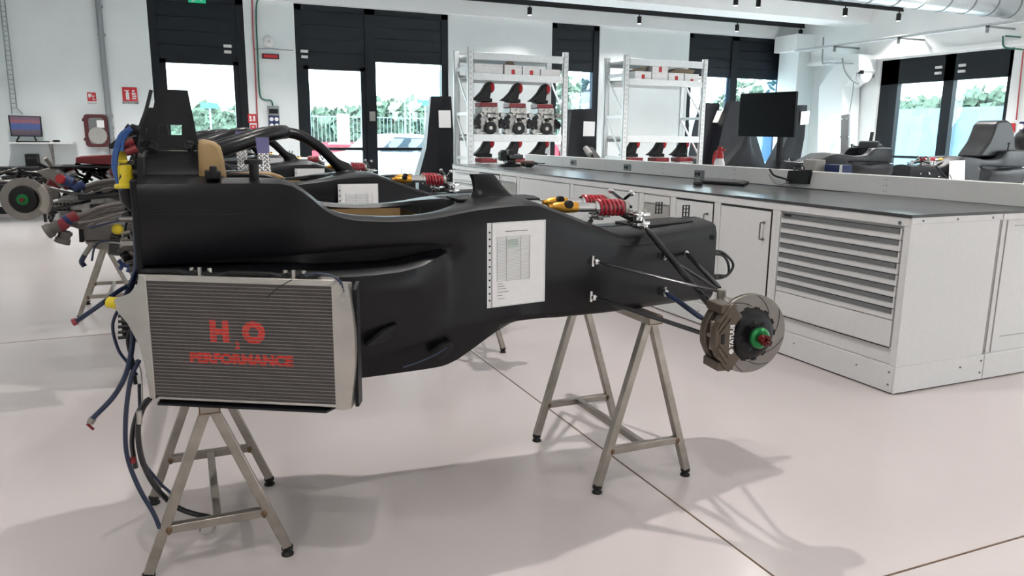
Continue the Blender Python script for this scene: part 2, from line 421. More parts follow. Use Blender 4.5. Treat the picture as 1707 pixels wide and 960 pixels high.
window('window_4', 10.86, 13.74, [12.2], [2.78, 2.78], [0, 0], side=[(12.0, 12.1), (13.25, 13.58)])
MB().box(3.45, 3.56, YB-.01, YB+.03, 1.62, 1.80).build('door_handle_plate', 'alu', bpy.data.objects['window_2'])
# ---- right wall door
w = thing('door_1', (XR+.1, sum(RO)/2, 0), None, None, kind='structure')
y0, y1 = RO; xm = XR+.05
ga, gb, gc, gd = P(1680, 127, x=xm).y, P(1590, 132, x=xm).y, P(1573, 133, x=xm).y, P(1497, 138, x=xm).y
gz = 2.50
fr = MB().box(xm, xm+.12, y0, ga, 0, RZ).box(xm, xm+.12, gb, gc, 0, RZ).box(xm, xm+.12, gd, y1, 0, RZ).box(xm, xm+.12, y0, y1, gz, RZ).box(xm, xm+.12, y0, y1, 0, .25)
fr.build('door_frame', 'dark', w, smooth=False)
MB().box(xm+.05, xm+.06, ga, gb, .25, gz).build('glass_pane', 'glass', w, smooth=False)
MB().box(xm+.05, xm+.06, gc, gd, .25, gz).build('glass_pane', 'glass', w, smooth=False)
MB().box(xm-.02, xm+.0, ga, gd, .98, 1.03).build('push_bar', 'dark', w, smooth=False)
for yy in (gb-.16, gc+.12):
    MB().box(xm-.04, xm, yy-.07, yy+.07, gz+.13, gz+.18).box(xm-.04, xm, yy-.07, yy+.07, gz+.24, gz+.29).build('door_closer', 'white', w, bev=.005)

# ================================================================== OUTSIDE
MB().box(-60, 90, YB+.3, 120, -.25, -.05).box(XR+.3, 90, -40, YB+.3, -.25, -.05).box(XL-40, XR+.3, -40, YF-.3, -.25, -.05).box(XL-40, XL-.3, YF-.3, YB+.3, -.25, -.05)\
    .build('ground_outside', 'tarmac', kind='structure', smooth=False)
def tree(x, y, h, r, label, nm='leafy_tree', n=240):
    t = thing(nm, (x, y, -.05), label, 'tree', 'trees outside the windows')
    MB().tube([(x, y, -.05), (x+.05, y, h*.3), (x, y, h*.7)], [.14, .11, .05], 8).build('trunk', 'brown', t)
    mb = MB(); rnd = random.Random(int(x*13+y*7))
    for i in range(n):
        u, v, q = rnd.uniform(-1, 1), rnd.uniform(0, 2*PI), rnd.uniform(.35, 1)**.5
        c = math.sqrt(1-u*u); lump = 1+.22*math.sin(3*v+u*4)
        p = Vector((x+r*c*math.cos(v)*q*lump, y+r*c*math.sin(v)*q*lump, h*.62+h*.38*u*q*lump))
        s = r*rnd.uniform(.05, .13)
        for k in range(3):
            a = Vector((rnd.gauss(0, 1), rnd.gauss(0, 1), rnd.gauss(0, 1))).normalized(); b = a.orthogonal().normalized()
            mb.add([p-a*s-b*s*.6, p+a*s-b*s*.6, p+a*s*.7+b*s, p-a*s+b*s*.7], [(0, 1, 2, 3)])
            p = p+a*s*.9
    mb.build('crown', 'leaf', t, smooth=False)
# trees seen through the back windows
for (a, top, y, r, lab) in ((290, 195, 60, 3.0, 'small pale tree low in the leftmost window'), (352, 175, 55, 2.6, 'tall loose tree at the right edge of the leftmost window'),
                            (540, 187, 62, 3.4, 'tree at the left edge of the door glass in the second window'), (582, 184, 62, 3.2, 'rounded tree in the middle of the door glass'),
                            (612, 186, 64, 3.2, 'tree against the mullion of the second window'), (655, 166, 58, 3.0, 'taller tree just right of the second window mullion'),
                            (705, 178, 60, 3.2, 'tree near the right side of the second window'), (965, 130, 50, 3.4, 'tall airy tree in the third window'),
                            (1250, 125, 55, 2.6, 'treetop above the wall monitor in the fourth window'), (1190, 200, 55, 2.6, 'low tree behind the right rack')):
    y += {290: 0, 352: 9, 540: 0, 582: 12, 612: 26, 655: 2, 705: 14, 965: 0, 1190: 24, 1250: 12}[a]; p = P(a, top, y=y); tree(p.x, y, max(p.z, 2.6), r*y/60, lab)
for (a, top, x, r, lab) in ((1515, 168, 44, 2.4, 'tree left in the right hand door glass'), (1548, 172, 36, 2.2, 'tree in the middle of the left door leaf'), (1610, 164, 40, 1.9, 'tree left in the right door leaf'), (1655, 152, 32, 2.4, 'tallest tree in the right door leaf'), (1700, 160, 42, 2.4, 'tree at the right edge of the far door')):
    p = P(a, top, x=x); tree(x, p.y, max(p.z, 2.6), r, lab, n=420)
# fences
fn = thing('wire_fence', (14, 48, -.05), 'tall pale wire mesh fence behind the barriers', 'fence')
mb = MB()
for i in range(170): mb.box(5.2+i*.24-.014, 5.2+i*.24+.014, 48, 48.03, -.05, 2.5)
for z in (.1, 2.4): mb.box(5.2, 46, 47.99, 48.04, z, z+.06)
mb.build('mesh_wires', 'fence', fn, smooth=False)
for i in range(8): MB().cyl((5.2+i*5.8, 48.1, -.05), (5.2+i*5.8, 48.1, 2.6), .06, n=8).build('fence_post', 'fence', fn)
fn = thing('screen_fence', (22, 12, -.05), 'pale blue netting fence outside the right hand door', 'fence')
MB().box(22, 22.04, 2, 30, .1, 2.35).build('netting', 'fence2', fn, smooth=False)
for i in range(8): MB().cyl((21.9, 3+i*3.4, -.05), (21.9, 3+i*3.4, 2.4), .05, n=8).build('fence_post', 'fence', fn)
MB().box(19, 19.2, 2, 30, -.05, .55).build('low_white_wall', 'barw', label='low white wall in front of the netting fence', cat='wall', smooth=False)
# barrier rows (red and white blocks)
k = 0
proto = {}
for row, (y, n, x0) in enumerate(((43, 16, 6.0), (38, 16, 4.8), (33, 16, 3.6))):
    for i in range(n):
        c = 'barr' if (i+row*2) % 5 in (0, 1, 3) else 'barw'
        x = x0+i*1.1+(.2*row)
        nm = 'traffic_barrier'
        if c not in proto:
            t = thing(nm, (x, y, -.05), None, 'barrier')
            MB().prism([(x-.52, y-.3, -.05), (x-.52, y+.3, -.05), (x-.52, y+.24, .27), (x-.52, y+.12, .45), (x-.52, y+.12, .95), (x-.52, y-.12, .95), (x-.52, y-.12, .45), (x-.52, y-.24, .27)], (1.04, 0, 0)).build('block', c, t, bev=.02)
            MB().box(x-.30, x-.12, y-.3, y+.3, .02, .10).build('foot', c, t, bev=.01)
            proto[c] = t; o = t
        else: o = dup(proto[c], (x, y, -.05), rotz=random.uniform(-.05, .05))
        o['label'] = ('red' if c == 'barr' else 'white')+' plastic barrier block in the '+['farthest', 'middle', 'nearest'][row]+' row outside the window'
        o['group'] = ('red' if c == 'barr' else 'white')+' barrier blocks in the '+['farthest', 'middle', 'nearest'][row]+' row outside'
# parked cars far behind
def parked(x, y, col, label, rz=0., L=4.1, grp=None):
    t = thing('parked_car', (x, y, -.05), label, 'car', grp)
    prof = [(-.5, .25), (-.5, .62), (-.44, .80), (-.34, .86), (-.22, 1.36), (-.05, 1.44), (.14, 1.42), (.28, .98), (.45, .84), (.5, .6), (.5, .25)]
    hw = .85
    def ring(wy): return [(x+a*L, y+wy*(1. if b < .9 else .82), b-.05) for a, b in prof]
    MB().rings([ring(-hw*.93), ring(-hw), ring(hw), ring(hw*.93)]).build('body', col, t)
    for s in (-1, 1):
        MB().prism([(x-.30*L, y+s*hw*.86, .88), (x-.2*L, y+s*hw*.80, 1.28), (x+.13*L, y+s*hw*.80, 1.30), (x+.25*L, y+s*hw*.86, .93)], (0, s*.06, 0)).build('side_window', 'glassd', t, smooth=False)
        for a in (-.3, .31):
            MB().cyl((x+a*L, y+s*hw*.8, .27), (x+a*L, y+s*hw*1.02, .27), .31, n=20).build('wheel', 'black', t)
        MB().ball((x-.485*L, y+s*hw*.72, .72), .1, .16, .13, 8).build('tail_light', 'tail', t)
    MB().prism([(x-.345*L, y-hw*.66, .90), (x-.345*L, y+hw*.66, .90), (x-.235*L, y+hw*.62, 1.27), (x-.235*L, y-hw*.62, 1.27)], (-.03, 0, .01)).build('rear_window', 'glassd', t, smooth=False)
    t.rotation_euler = (0, 0, rz)
    return t
parked(P(562, 222, y=75).x, 75, 'car_w', 'silver hatchback far left behind the barriers')
parked(P(598, 222, y=80).x, 80, 'car_w', 'silver hatchback in the middle behind the barriers')
parked(P(655, 222, y=78).x, 78, 'barw', 'white hatchback right behind the barriers')
parked(5.55, 20.9, 'car_w', 'silver car parked right outside the second window', rz=math.radians(200), L=4.3)
# low white wall and light van side just outside window 2
MB().box(1.6, 5.0, 19.2, 19.4, -.05, .66).build('low_garden_wall', 'barw', label='low pale wall right outside the glass of the second window', cat='wall', smooth=False)
MB().box(-4, 1.2, 30, 30.1, .9, .97).box(-4, 1.2, 30, 30.1, .4, .45).box(-3.9, -3.8, 30, 30.1, -.05, .97).box(-1, -.9, 30, 30.1, -.05, .97).box(1.1, 1.2, 30, 30.1, -.05, .97)\
    .build('steel_railing', 'fence', label='pale steel railing outside the leftmost window', cat='railing', smooth=False)
# poles and road signs
for (a, top, y, sgn, lab) in ((349, 170, 45, 1, 'small blue road sign on a post in the leftmost window'), (682, 110, 45, 0, 'thin lamp pole right of the second window mullion'), (708, 104, 40, 1, 'tall pole with a blue sign in the second window'), (674, 120, 42, 0, 'red tinted thin mast in the second window'), (515, 150, 45, 0, 'thin pole at the left edge of the door glass')):
    p = P(a, top, y=y); t = thing('street_pole', (p.x, y, -.05), lab, 'pole')
    MB().cyl((p.x, y, -.05), (p.x, y, p.z), .05, n=8).build('post', 'fence', t)
    if sgn:
        zz = p.z-.05 if a == 349 else 3.2
        MB().box(p.x-.45, p.x+.45, y-.06, y-.03, zz-.28, zz).build('sign_plate', 'bluesign', t)
p = P(572, 195, y=44); MB().box(p.x-.35, p.x+.35, 44, 44.05, .9, 2.5).box(p.x-.3, p.x-.25, 44, 44.05, -.05, .9).box(p.x+.25, p.x+.3, 44, 44.05, -.05, .9).build('notice_board', 'barw', label='blank white notice board in front of the wire fence', cat='board', smooth=False)

# ================================================================== THE CARS
YC = 2.65
CAR = thing('race_car_chassis', (0, YC, 0), 'black carbon race car monocoque with a bare radiator, nearest on steel trestles', 'race car')
st = np.array([
 # x     ro    zr     zsu   zsl    ds    wl    zc    wb    zb
 [-.115, .310, 1.222, .985, .972, .05, .37, .62, .24, .575],
 [0.0,   .318, 1.222, .985, .972, .07, .40, .62, .25, .565],
 [.20,   .318, 1.221, .988, .964, .08, .41, .62, .25, .562],
 [.27,   .318, 1.218, .990, .960, .08, .41, .62, .25, .562],
 [.31,   .317, 1.208, .991, .957, .08, .41, .62, .25, .562],
 [.35,   .315, 1.178, .993, .948, .09, .41, .625, .25, .562],
 [.39,   .312, 1.140, .994, .946, .09, .41, .63, .25, .562],
 [.43,   .310, 1.114, .995, .944, .09, .41, .635, .25, .562],
 [.49,   .307, 1.100, .998, .943, .09, .405, .64, .25, .562],
 [.60,   .302, 1.092, 1.000, .945, .085, .39, .655, .25, .564],
 [.68,   .298, 1.092, 1.003, .955, .075, .37, .67, .25, .566],
 [.74,   .294, 1.096, 1.003, .972, .05, .33, .68, .25, .568],
 [.79,   .290, 1.102, .998, .982, .02, .292, .688, .25, .572],
 [.84,   .286, 1.110, .990, .986, .0, .286, .695, .245, .588],
 [.90,   .281, 1.118, .985, .98, .0, .281, .70, .24, .62],
 [.98,   .274, 1.124, .98, .975, .0, .274, .708, .23, .665],
 [1.06,  .268, 1.128, .975, .97, .0, .268, .712, .225, .70],
 [1.13,  .262, 1.126, .97, .965, .0, .262, .712, .23, .705],
 [1.22,  .255, 1.095, .96, .955, .0, .255, .71, .235, .702],
 [1.34,  .245, 1.050, .95, .945, .0, .245, .708, .225, .70],
 [1.46,  .235, 1.002, .94, .935, .0, .235, .706, .215, .698],
 [1.53,  .225, .984, .93, .925, .0, .225, .705, .205, .698],
 [1.62,  .208, .986, .93, .925, .0, .208, .704, .188, .697],
 [1.80,  .176, .998, .93, .925, .0, .176, .702, .158, .696],
 [2.0,   .142, 1.010, .93, .925, .0, .142, .70, .125, .694]])
def tub_mesh():
    xs = sorted(set(list(np.round(np.linspace(-.115, 2.0, 72), 4))+[.112, .118, .66, .80, .86, .89, .905]))
    rings = []
    for x in xs:
        ro, zr, zsu, zsl, ds, wl_, zc, wbl, zb = [float(np.interp(x, st[:, 0], st[:, i])) for i in range(1, 10)]
        if x < .115 or x > .905: wi = 0.
        elif x <= .66: wi = .205
        else: wi = .205*math.sqrt(max(0, 1-((x-.66)/.246)**2))
        cr = .012 if wi == 0 else 0
        low = .25 if wi > 0 else .03
        e = .03 if x > 1.1 else .045
        h = [(wi, zr-low), (wi, zr-.012+cr), (wi+.012, zr+cr), (max(ro-e, wi+.02), zr), (ro-.010, zr-.012), (ro, zr-.042), (ro, max(zsu+.02, zsl+.02)),
             (ro-.010 if ds > .01 else ro, zsu), (ro-ds, zsu-.003), (ro-ds, zsl+.003), (max(wl_-.035, ro-ds), zsl), (wl_-.008 if wl_ > ro+.001 else ro, zsl-.012), (wl_, zsl-.04),
             (wl_, .875), (ro-.002 if wl_ > ro else ro, .73), (ro-.002, zc+.016), (ro-.014, zc-.004), (wbl, zb), (0, zb)]
        ring = [(x, YC-a, b) for a, b in h]+[(x, YC+a, b) for a, b in h[-2::-1]]
        rings.append(ring)
    mb = MB(); mb.rings(rings, caps=False, closed=False)
    n = len(rings[0])
    mb.f.append(tuple(range(2, n-2))[::-1]); b = (len(rings)-1)*n; mb.f.append(tuple(b+i for i in range(2, n-2)))
    return mb
tub_mesh().build('monocoque', 'carbon', CAR, ang=38)
# cockpit lining
ln = MB()
def liner(x0, x1, w0, w1, zt0, zt1, zb_, mt, nm, n=8):
    mb = MB(); rg = []
    for i in range(n+1):
        t = i/n; x = x0+(x1-x0)*t; ww = w0+(w1-w0)*t; zt = zt0+(zt1-zt0)*t
        rg.append([(x, YC-ww, zt), (x, YC-ww+.006, zb_+.05), (x, YC-ww+.07, zb_), (x, YC+ww-.07, zb_), (x, YC+ww-.006, zb_+.05), (x, YC+ww, zt)])
    mb.rings(rg, caps=False, closed=False)
    mb.f.append((0, 1, 2, 3, 4, 5)); k = n*6; mb.f.append((k+5, k+4, k+3, k+2, k+1, k))
    return mb.build(nm, mt, CAR)
liner(.45, .76, .199, .186, 1.080, 1.078, .80, 'kevlar', 'seat_padding')
liner(.76, .92, .186, .10, 1.078, 1.09, .70, 'void', 'cockpit_lining')
liner(.12, .45, .203, .203, 1.19, 1.085, .80, 'kevlar', 'seat_back_padding')
# padding roll on the far rim and headrest
hr = px([(331, 236), (345, 233), (358, 236), (368, 244), (373, 262), (377, 288), (379, 301), (332, 301)], y=2.46)
MB().prism(hr, (0, .38, 0)).build('headrest', 'kevlar', CAR, bev=.012)
MB().prism(px([(380, 287), (430, 286), (455, 288), (470, 293), (478, 299), (380, 299)], y=2.86), (0, .05, 0)).build('rim_padding', 'kevlar', CAR, bev=.006)
MB().box(.065, .105, 2.335, 2.46, 1.222, 1.245).box(.075, .095, 2.33, 2.345, 1.225, 1.26).build('buckle', 'black', CAR, bev=.004)
MB().cyl((.20, 2.40, 1.21), (.20, 2.40, 1.262), .014, n=10).cyl((.20, 2.40, 1.262), (.20, 2.40, 1.275), .026, n=12).build('harness_bolt', 'black', CAR)
# roll hoop: tower with a window through it
bs = MB().rings([[(-.112, YC-.235, 1.20), (.125, YC-.235, 1.20), (.125, YC+.235, 1.20), (-.112, YC+.235, 1.20)],
                 [(-.108, YC-.16, 1.225), (.118, YC-.16, 1.225), (.118, YC+.16, 1.225), (-.108, YC+.16, 1.225)],
                 [(-.104, YC-.145, 1.25), (.118, YC-.145, 1.25), (.118, YC+.145, 1.25), (-.104, YC+.145, 1.25)],
                 [(-.102, YC-.055, 1.295), (.062, YC-.055, 1.295), (.062, YC+.055, 1.295), (-.102, YC+.055, 1.295)]])
bs.build('roll_hoop_base', 'carbon', CAR, bev=.006)
def hoop_plate(y):
    outer = [(241, 249), (333, 251), (329, 200), (313, 150), (262, 149), (250, 190)]
    yy = y
    O = [P(a, b, y=yy) for a, b in ((240, 250), (333, 251), (313, 150), (262, 149))]
    I = [P(a, b, y=yy) for a, b in ((265, 225), (303, 225), (303, 208), (266, 208))]
    sh = Vector((0, 0, 0)); t = Vector((0, .014, 0)); v = []
    for p in O+I: v.append(p+sh)
    for p in O+I: v.append(p+sh+t)
    f = []
    for i in range(4):
        j = (i+1) % 4
        f += [(i, j, 4+j, 4+i), (8+i, 12+i, 12+j, 8+j), (i, 8+i, 8+j, j), (4+i, 4+j, 12+j, 12+i)]
    return MB().add(v, f)
hp = hoop_plate(2.60)
hp.build('roll_hoop_plate', 'hcarbon', CAR, smooth=False)
hoop_plate(2.68).build('roll_hoop_plate', 'hcarbon', CAR, smooth=False)
a1, a2, b1, b2 = [P(*q, y=2.60) for q in ((262, 149), (313, 150), (241, 246), (331, 246))]
MB().prism([a1+Vector((0, .014, 0)), a2+Vector((0, .014, 0)), a2+Vector((0, .08, 0)), a1+Vector((0, .08, 0))], (0, 0, -.012)).build('hoop_top', 'hcarbon', CAR, smooth=False)
MB().prism([a2+Vector((0, .014, 0)), b2+Vector((0, .014, 0)), b2+Vector((0, .08, 0)), a2+Vector((0, .08, 0))], (-.010, 0, 0)).build('hoop_edge', 'hcarbon', CAR, smooth=False)
for q in ((253, 243), (317, 243)):
    c = P(*q, y=2.595); MB().lathe([(0, .0), (.0, .017), (.003, .018), (.005, .009), (.002, .008), (.002, 0)], c+Vector((0, .006, 0)), (0, -1, 0), 16).build('hoop_bolt', 'gloss', CAR)
# nose top: service recess, tabs
MB().rings([[(1.66, YC-.10, .994), (1.93, YC-.075, 1.008), (1.93, YC+.075, 1.008), (1.66, YC+.10, .994)], [(1.66, YC-.10, 1.006), (1.93, YC-.075, 1.016), (1.93, YC+.075, 1.016), (1.66, YC+.10, 1.006)]]).build('nose_hatch', 'void', CAR, bev=.003)
for q, yy in (((1098, 344), 2.74), ((1143, 350), 2.62)):
    c = P(q[0], q[1]+10, z=1.012); mb = MB()
    mb.box(c.x-.018, c.x-.014, c.y-.003, c.y+.003, 1.005, 1.06).box(c.x+.014, c.x+.018, c.y-.003, c.y+.003, 1.005, 1.06)
    for zz in (1.008, 1.025, 1.042, 1.057): mb.box(c.x-.018, c.x+.018, c.y-.003, c.y+.003, zz, zz+.003)
    mb.box(c.x-.0015, c.x+.0015, c.y-.003, c.y+.003, 1.005, 1.06)
    mb.build('pedal_bracket', 'black', CAR, smooth=False)
c = P(1186, 395, y=2.505); MB().cyl((c.x, c.y+.02, c.z), (c.x, c.y-.006, c.z), .012, n=14).build('nose_pin_hole', 'void', CAR)
# damper wells and dampers
def damper(a, b):
    a, b = Vector(a), Vector(b); d = b-a; L = d.length
    at = lambda t: a+d*t
    t = MB(); t.tube([at(0), at(.06)], .010, 8); t.tube([at(.05), at(.10), at(.22), at(.36)], [.012, .019, .022, .020], 12)
    g = t.build('damper', 'gold', CAR)
    MB().cyl(at(.22)+Vector((0, -.012, .012)), at(.22)+Vector((0, -.034, .012)), .015, n=14).build('adjuster_knob', 'black', g)
    MB().cyl(at(.34), at(.62), .0175, n=16).cyl(at(.58), at(.62), .026, n=18).build('damper_tube', 'chrome', g)
    pts = []; n = 6*14
    u = d.normalized(); e1 = u.orthogonal().normalized(); e2 = u.cross(e1)
    for i in range(n+1):
        tt = i/n; an = 2*PI*6*tt; pts.append(at(.62+.34*tt)+e1*math.cos(an)*.028+e2*math.sin(an)*.028)
    MB().tube(pts, .0062, 8).build('coil_spring', 'spring', g)
    MB().cyl(at(.60), at(.98), .012, n=10).cyl(at(.955), at(1), .030, n=18).build('spring_seat', 'alu', g)
    return g
s0, s1 = P(914, 345, y=2.56), P(1043, 346, y=2.55)
damper(s0, s1)
s0f, s1f = P(905, 337, y=2.74), P(1012, 338, y=2.74)
damper(s0f, s1f)
def rocker(c, s):
    c = Vector(c)
    o = []
    for i in range(18):
        t = 2*PI*i/18; rr = .036+.012*math.cos(3*t); o.append((c.x+rr*math.cos(t)*1.15, c.y+rr*math.sin(t), c.z))
    r = MB().prism(o, (0, 0, .012)).prism([(p[0], p[1], p[2]-.035) for p in o], (0, 0, .012)).cyl(c+Vector((0, 0, -.045)), c+Vector((0, 0, .018)), .02).build('rocker', 'chrome', CAR, bev=.002)
    for dx, dy in ((.028, .0), (-.02, .022), (-.02, -.022)): MB().cyl(c+Vector((dx, dy, .008)), c+Vector((dx, dy, .022)), .008, n=6).build('rocker_bolt', 'alu', r)
    return r
rc = P(1064, 360, y=2.50)
rocker(rc, 1); rocker((rc.x, 2*YC-rc.y, rc.z), -1)
MB().tube([rc+Vector((0, .02, -.02)), (rc.x-.02, YC, rc.z+.01), (rc.x, 2*YC-rc.y-.02, rc.z-.02)], .012, 8).build('anti_roll_bar', 'black', CAR)
for (qa, qb, ya, yb) in (((1018, 318), (1052, 345), 2.72, 2.56), ((1053, 322), (1031, 340), 2.60, 2.70)):
    a, b = P(*qa, y=ya), P(*qb, y=yb)
    ml = MB().tube([a, b], .0065, 8).build('roll_bar_link', 'gloss', CAR); MB().ball(a, .012, n=8).cyl(a+Vector((0, -.016, 0)), a+Vector((0, .016, 0)), .006, n=8).build('rod_end', 'chrome', ml)
MB().tube([P(242, 358, y=2.3325), P(330, 358, y=2.3315), P(440, 357, y=2.3325)], .0012, 5).build('panel_seam', 'void', CAR)
# ---- suspension and wheel end, both sides
HC = P(1247, 555, y=1.985)
def wheel_end(s):
    Y = lambda y: y if s > 0 else 2*YC-y
    V = lambda p: Vector((p[0], Y(p[1]), p[2]))
    nrm = Vector((-.125, -.99, 0)).normalized() if s > 0 else Vector((.125, .99, 0)).normalized()
    c = V(HC); up = Vector((0, 0, 1)); u = up.cross(nrm)*(-1)   # u: to the right seen from outside
    u = Vector((0, 0, 1)).cross(nrm); u = -u if u.x*s < 0 else u
    # wishbones
    def arm(a, b, r, nm, mt='gloss', ry=.6, ends=True):
        a, b = V(a), V(b); o = MB().tube([a+(b-a)*.06, a+(b-a)*.12, b-(b-a)*.06, b], [r*.7, r, r, r*.7], 10, ry=ry).build(nm, mt, CAR)
        if ends:
            MB().ball(a+(b-a)*.03, .012, n=8).cyl(a+Vector((0, 0, .02)), a-Vector((0, 0, .02)), .006, n=8).build('rod_end', 'chrome', o)
            MB().box(a.x-.028, a.x+.004, min(a.y, a.y+s*.03), max(a.y, a.y+s*.03), a.z-.012, a.z+.012).build('clevis', 'black', o, bev=.003)
        return o
    UB = P(1203, 487, y=2.09); LB = P(1178, 558, y=2.07)
    arm(P(988, 435, y=2.405), UB, .0085, 'upper_wishbone'); arm(P(1108, 425, y=2.45), UB, .0085, 'upper_wishbone')
    arm(P(985, 494, y=2.405), LB, .013, 'lower_wishbone'); arm(P(1108, 486, y=2.45), P(1172, 532, y=2.08), .013, 'lower_wishbone', 'navy')
    arm(P(1072, 374, y=2.46), P(1186, 512, y=2.10), .0125, 'pushrod', ry=1)
    arm(P(1142, 420, y=2.49), P(1200, 480, y=2.12), .009, 'steering_arm', ry=1)
    cc = V(P(1139, 418, y=2.50)); yv = Vector((0, s, 0))
    rg = MB().lathe([(0, .030), (.006, .030), (.006, .020), (0, .020)], cc-yv*.004, -yv, 24); 
    for i in range(12):
        t = 2*PI*i/12; rg.ball(cc-yv*.008+Vector((math.cos(t)*.025, 0, math.sin(t)*.025)), .003, n=6)
    rg.build('rack_flange', 'chrome', CAR)
    # upright + disc
    MB().rings([[c-nrm*.045+u*a+up*b for a, b in ((-.03, -.08), (.03, -.08), (.035, .0), (.02, .09), (-.05, .10), (-.04, 0))],
                [c-nrm*.10+u*a+up*b for a, b in ((-.03, -.09), (.02, -.09), (.025, .0), (.01, .10), (-.06, .115), (-.04, 0))]]).cyl(V(UB)-Vector((0, 0, .03)), V(UB)+Vector((0, 0, .012)), .016).build('upright', 'alu2', CAR, bev=.004)
    dk = MB()
    R = .1375
    dk.lathe([(-.012, .092), (-.012, R-.001), (-.010, R), (-.003, R), (-.002, R-.006), (.002, R-.006), (.003, R), (.010, R), (.012, R-.001), (.012, .092)], c, nrm, 72)
    b0 = dk.build('brake_disc', 'disc', CAR)
    gr = MB()
    for i in range(8):
        t0 = 2*PI*i/8
        pts = [c+nrm*.0123+(u*math.cos(t0+k*.16)+up*math.sin(t0+k*.16))*(.096+k*.0095) for k in range(5)]
        gr.tube(pts, .0012, 5)
    gr.build('disc_groove', 'black', b0)
    bl = MB().lathe([(-.01, .088), (.013, .090), (.020, .084), (.034, .070), (.038, .060), (.038, .034), (.060, .030), (.075, .026), (.075, 0)], c, nrm, 48)
    for i in range(14):
        t = 2*PI*i/14; q = c+(u*math.cos(t)+up*math.sin(t))*.091+nrm*.013
        bl.bar(q-(u*-math.sin(t)+up*math.cos(t))*.009, q+(u*-math.sin(t)+up*math.cos(t))*.009, .008, .006, up=nrm)
    hb = bl.build('disc_bell', 'black', b0)
    hol = MB()
    for i in range(9):
        t = 2*PI*i/9+.2; q = c+(u*math.cos(t)+up*math.sin(t))*.048+nrm*.038; hol.cyl(q, q+nrm*.003, .0065, n=10)
    hol.build('drive_hole', 'gloss', b0)
    MB().lathe([(.058, .030), (.062, .036), (.072, .036), (.076, .032), (.080, .027), (.080, .018)], c, nrm, 32).build('hub_collar', 'green', b0)
    sp = MB().lathe([(.07, .016), (.098, .014), (.100, .012), (.100, .009), (.09, .009)], c, nrm, 20)
    for i in range(8):
        t = 2*PI*i/8; q = c+(u*math.cos(t)+up*math.sin(t))*.0155+nrm*.096; sp.bar(q, q+nrm*.010, .006, .006)
    sp.build('wheel_peg', 'redm', b0)
    # caliper
    K = MB(); arc = []
    for k in range(9):
        t = math.radians(128+k*13); arc.append((.150*math.cos(t)+(-.004 if 2 < k < 6 else 0), .150*math.sin(t)))
    for k in range(9):
        t = math.radians(232-k*13); arc.append((.086*math.cos(t), .086*math.sin(t)*1.06))
    pt = [(a-.004, b) for a, b in arc]
    outer = [c+u*a+up*b+nrm*.016 for a, b in pt]
    K.prism(outer, nrm*.034)
    K.prism([c+u*a+up*b-nrm*.052 for a, b in pt], nrm*.034)
    for zz, hh in ((.098, .022), (-.098, .022)):
        K.obox(c+u*-.107+up*zz-nrm*.004, u, up, nrm, .030, hh*.7, .048)
    kb = K.build('brake_caliper', 'caliper', b0, bev=.004)
    K2 = MB().obox(c-u*.139-nrm*.002, u, up, nrm, .010, .006, .048).obox(c-u*.1365-nrm*.004, u, up, nrm, .006, .05, .006).obox(c-u*.1365-nrm*-.008, u, up, nrm, .006, .05, .003)
    K2.build('pad_bridge', 'steel', b0, bev=.002)
    K3 = MB()
    for ss in (-1, 1):
        K3.bar(c+u*-.145+up*.03*ss+nrm*.051, c+u*-.105+up*.085*ss+nrm*.051, .010, .006, up=nrm)
        K3.bar(c+u*-.125+up*.075*ss+nrm*.051, c+u*-.150+up*.058*ss+nrm*.051, .008, .006, up=nrm)
        K3.bar(c+u*-.10+up*.065*ss+nrm*.051, c+u*-.14+up*.015*ss+nrm*.051, .008, .006, up=nrm)
    K3.build('caliper_rib', 'caliper', b0, bev=.001)
    K4 = MB().obox(c-u*.128+up*0+nrm*.051, u, up, nrm, .006, .018, .001)
    K4.build('caliper_port', 'void', b0)
    tx = text('TATUUS', 'caliper_lettering', .021, c-u*.094+up*.008+nrm*.0506, up*1., -u*1., 'signw', b0, bold=.0006)
    lg = MB().lathe([(0, .0085), (.001, .0085), (.001, .006), (0, .006)], c-u*.094-up*.045+nrm*.0506, nrm, 20).bar(c-u*.094-up*.051+nrm*.051, c-u*.094-up*.036+nrm*.051, .004, .001, up=nrm)
    lg.build('caliper_emblem', 'signw', b0)
    return c
wheel_end(1)
wheel_end(-1)
# small features on the side
for q in ((733, 518), (788, 525), (803, 524), (949, 508)):
    c = P(*q, y=2.37 if q[0] < 900 else 2.40); MB().lathe([(0, .004), (.003, .004), (.004, 0)], c+Vector((0, .004, 0)), (0, -1, 0), 10).build('rivet', 'gloss', CAR)
# side vents in the lower body
MB().prism(px([(610, 578), (640, 552), (662, 541), (660, 560), (640, 572)], y=2.318), (0, .03, 0)).build('side_inlet', 'void', CAR)
MB().prism(px([(718, 590), (738, 574), (752, 570), (758, 578), (750, 592), (735, 602)], y=2.355), (0, .05, 0)).build('floor_inlet', 'void', CAR)
MB().tube(spline(px([(672, 612), (700, 603), (728, 590), (745, 580)], y=2.345)), .0035, 6).build('bleed_hose', 'navy', CAR)
# brake hose loops at the nose
for dz, xx in ((0, 1222), (5, 1214)):
    MB().tube(spline(px([(1188, 418+dz), (1205, 421+dz), (xx, 440), (1213, 458), (1196, 464-dz), (1180, 460)], y=2.56)), .006, 8).build('brake_hose', 'gloss', CAR)
# rear bulkhead face: plate with fittings
rb = MB().box(-.135, -.115, YC-.26, YC+.26, .64, 1.22).build('rear_bulkhead', 'black', CAR, bev=.004)
for i in range(16):
    rnd = random.Random(i); y = YC-.26+rnd.random()*.5; z = .68+rnd.random()*.5
    MB().cyl((-.135, y, z), (-.150-rnd.random()*.03, y, z), .006+rnd.random()*.012, n=8).build('bulkhead_fitting', 'knurl', CAR)

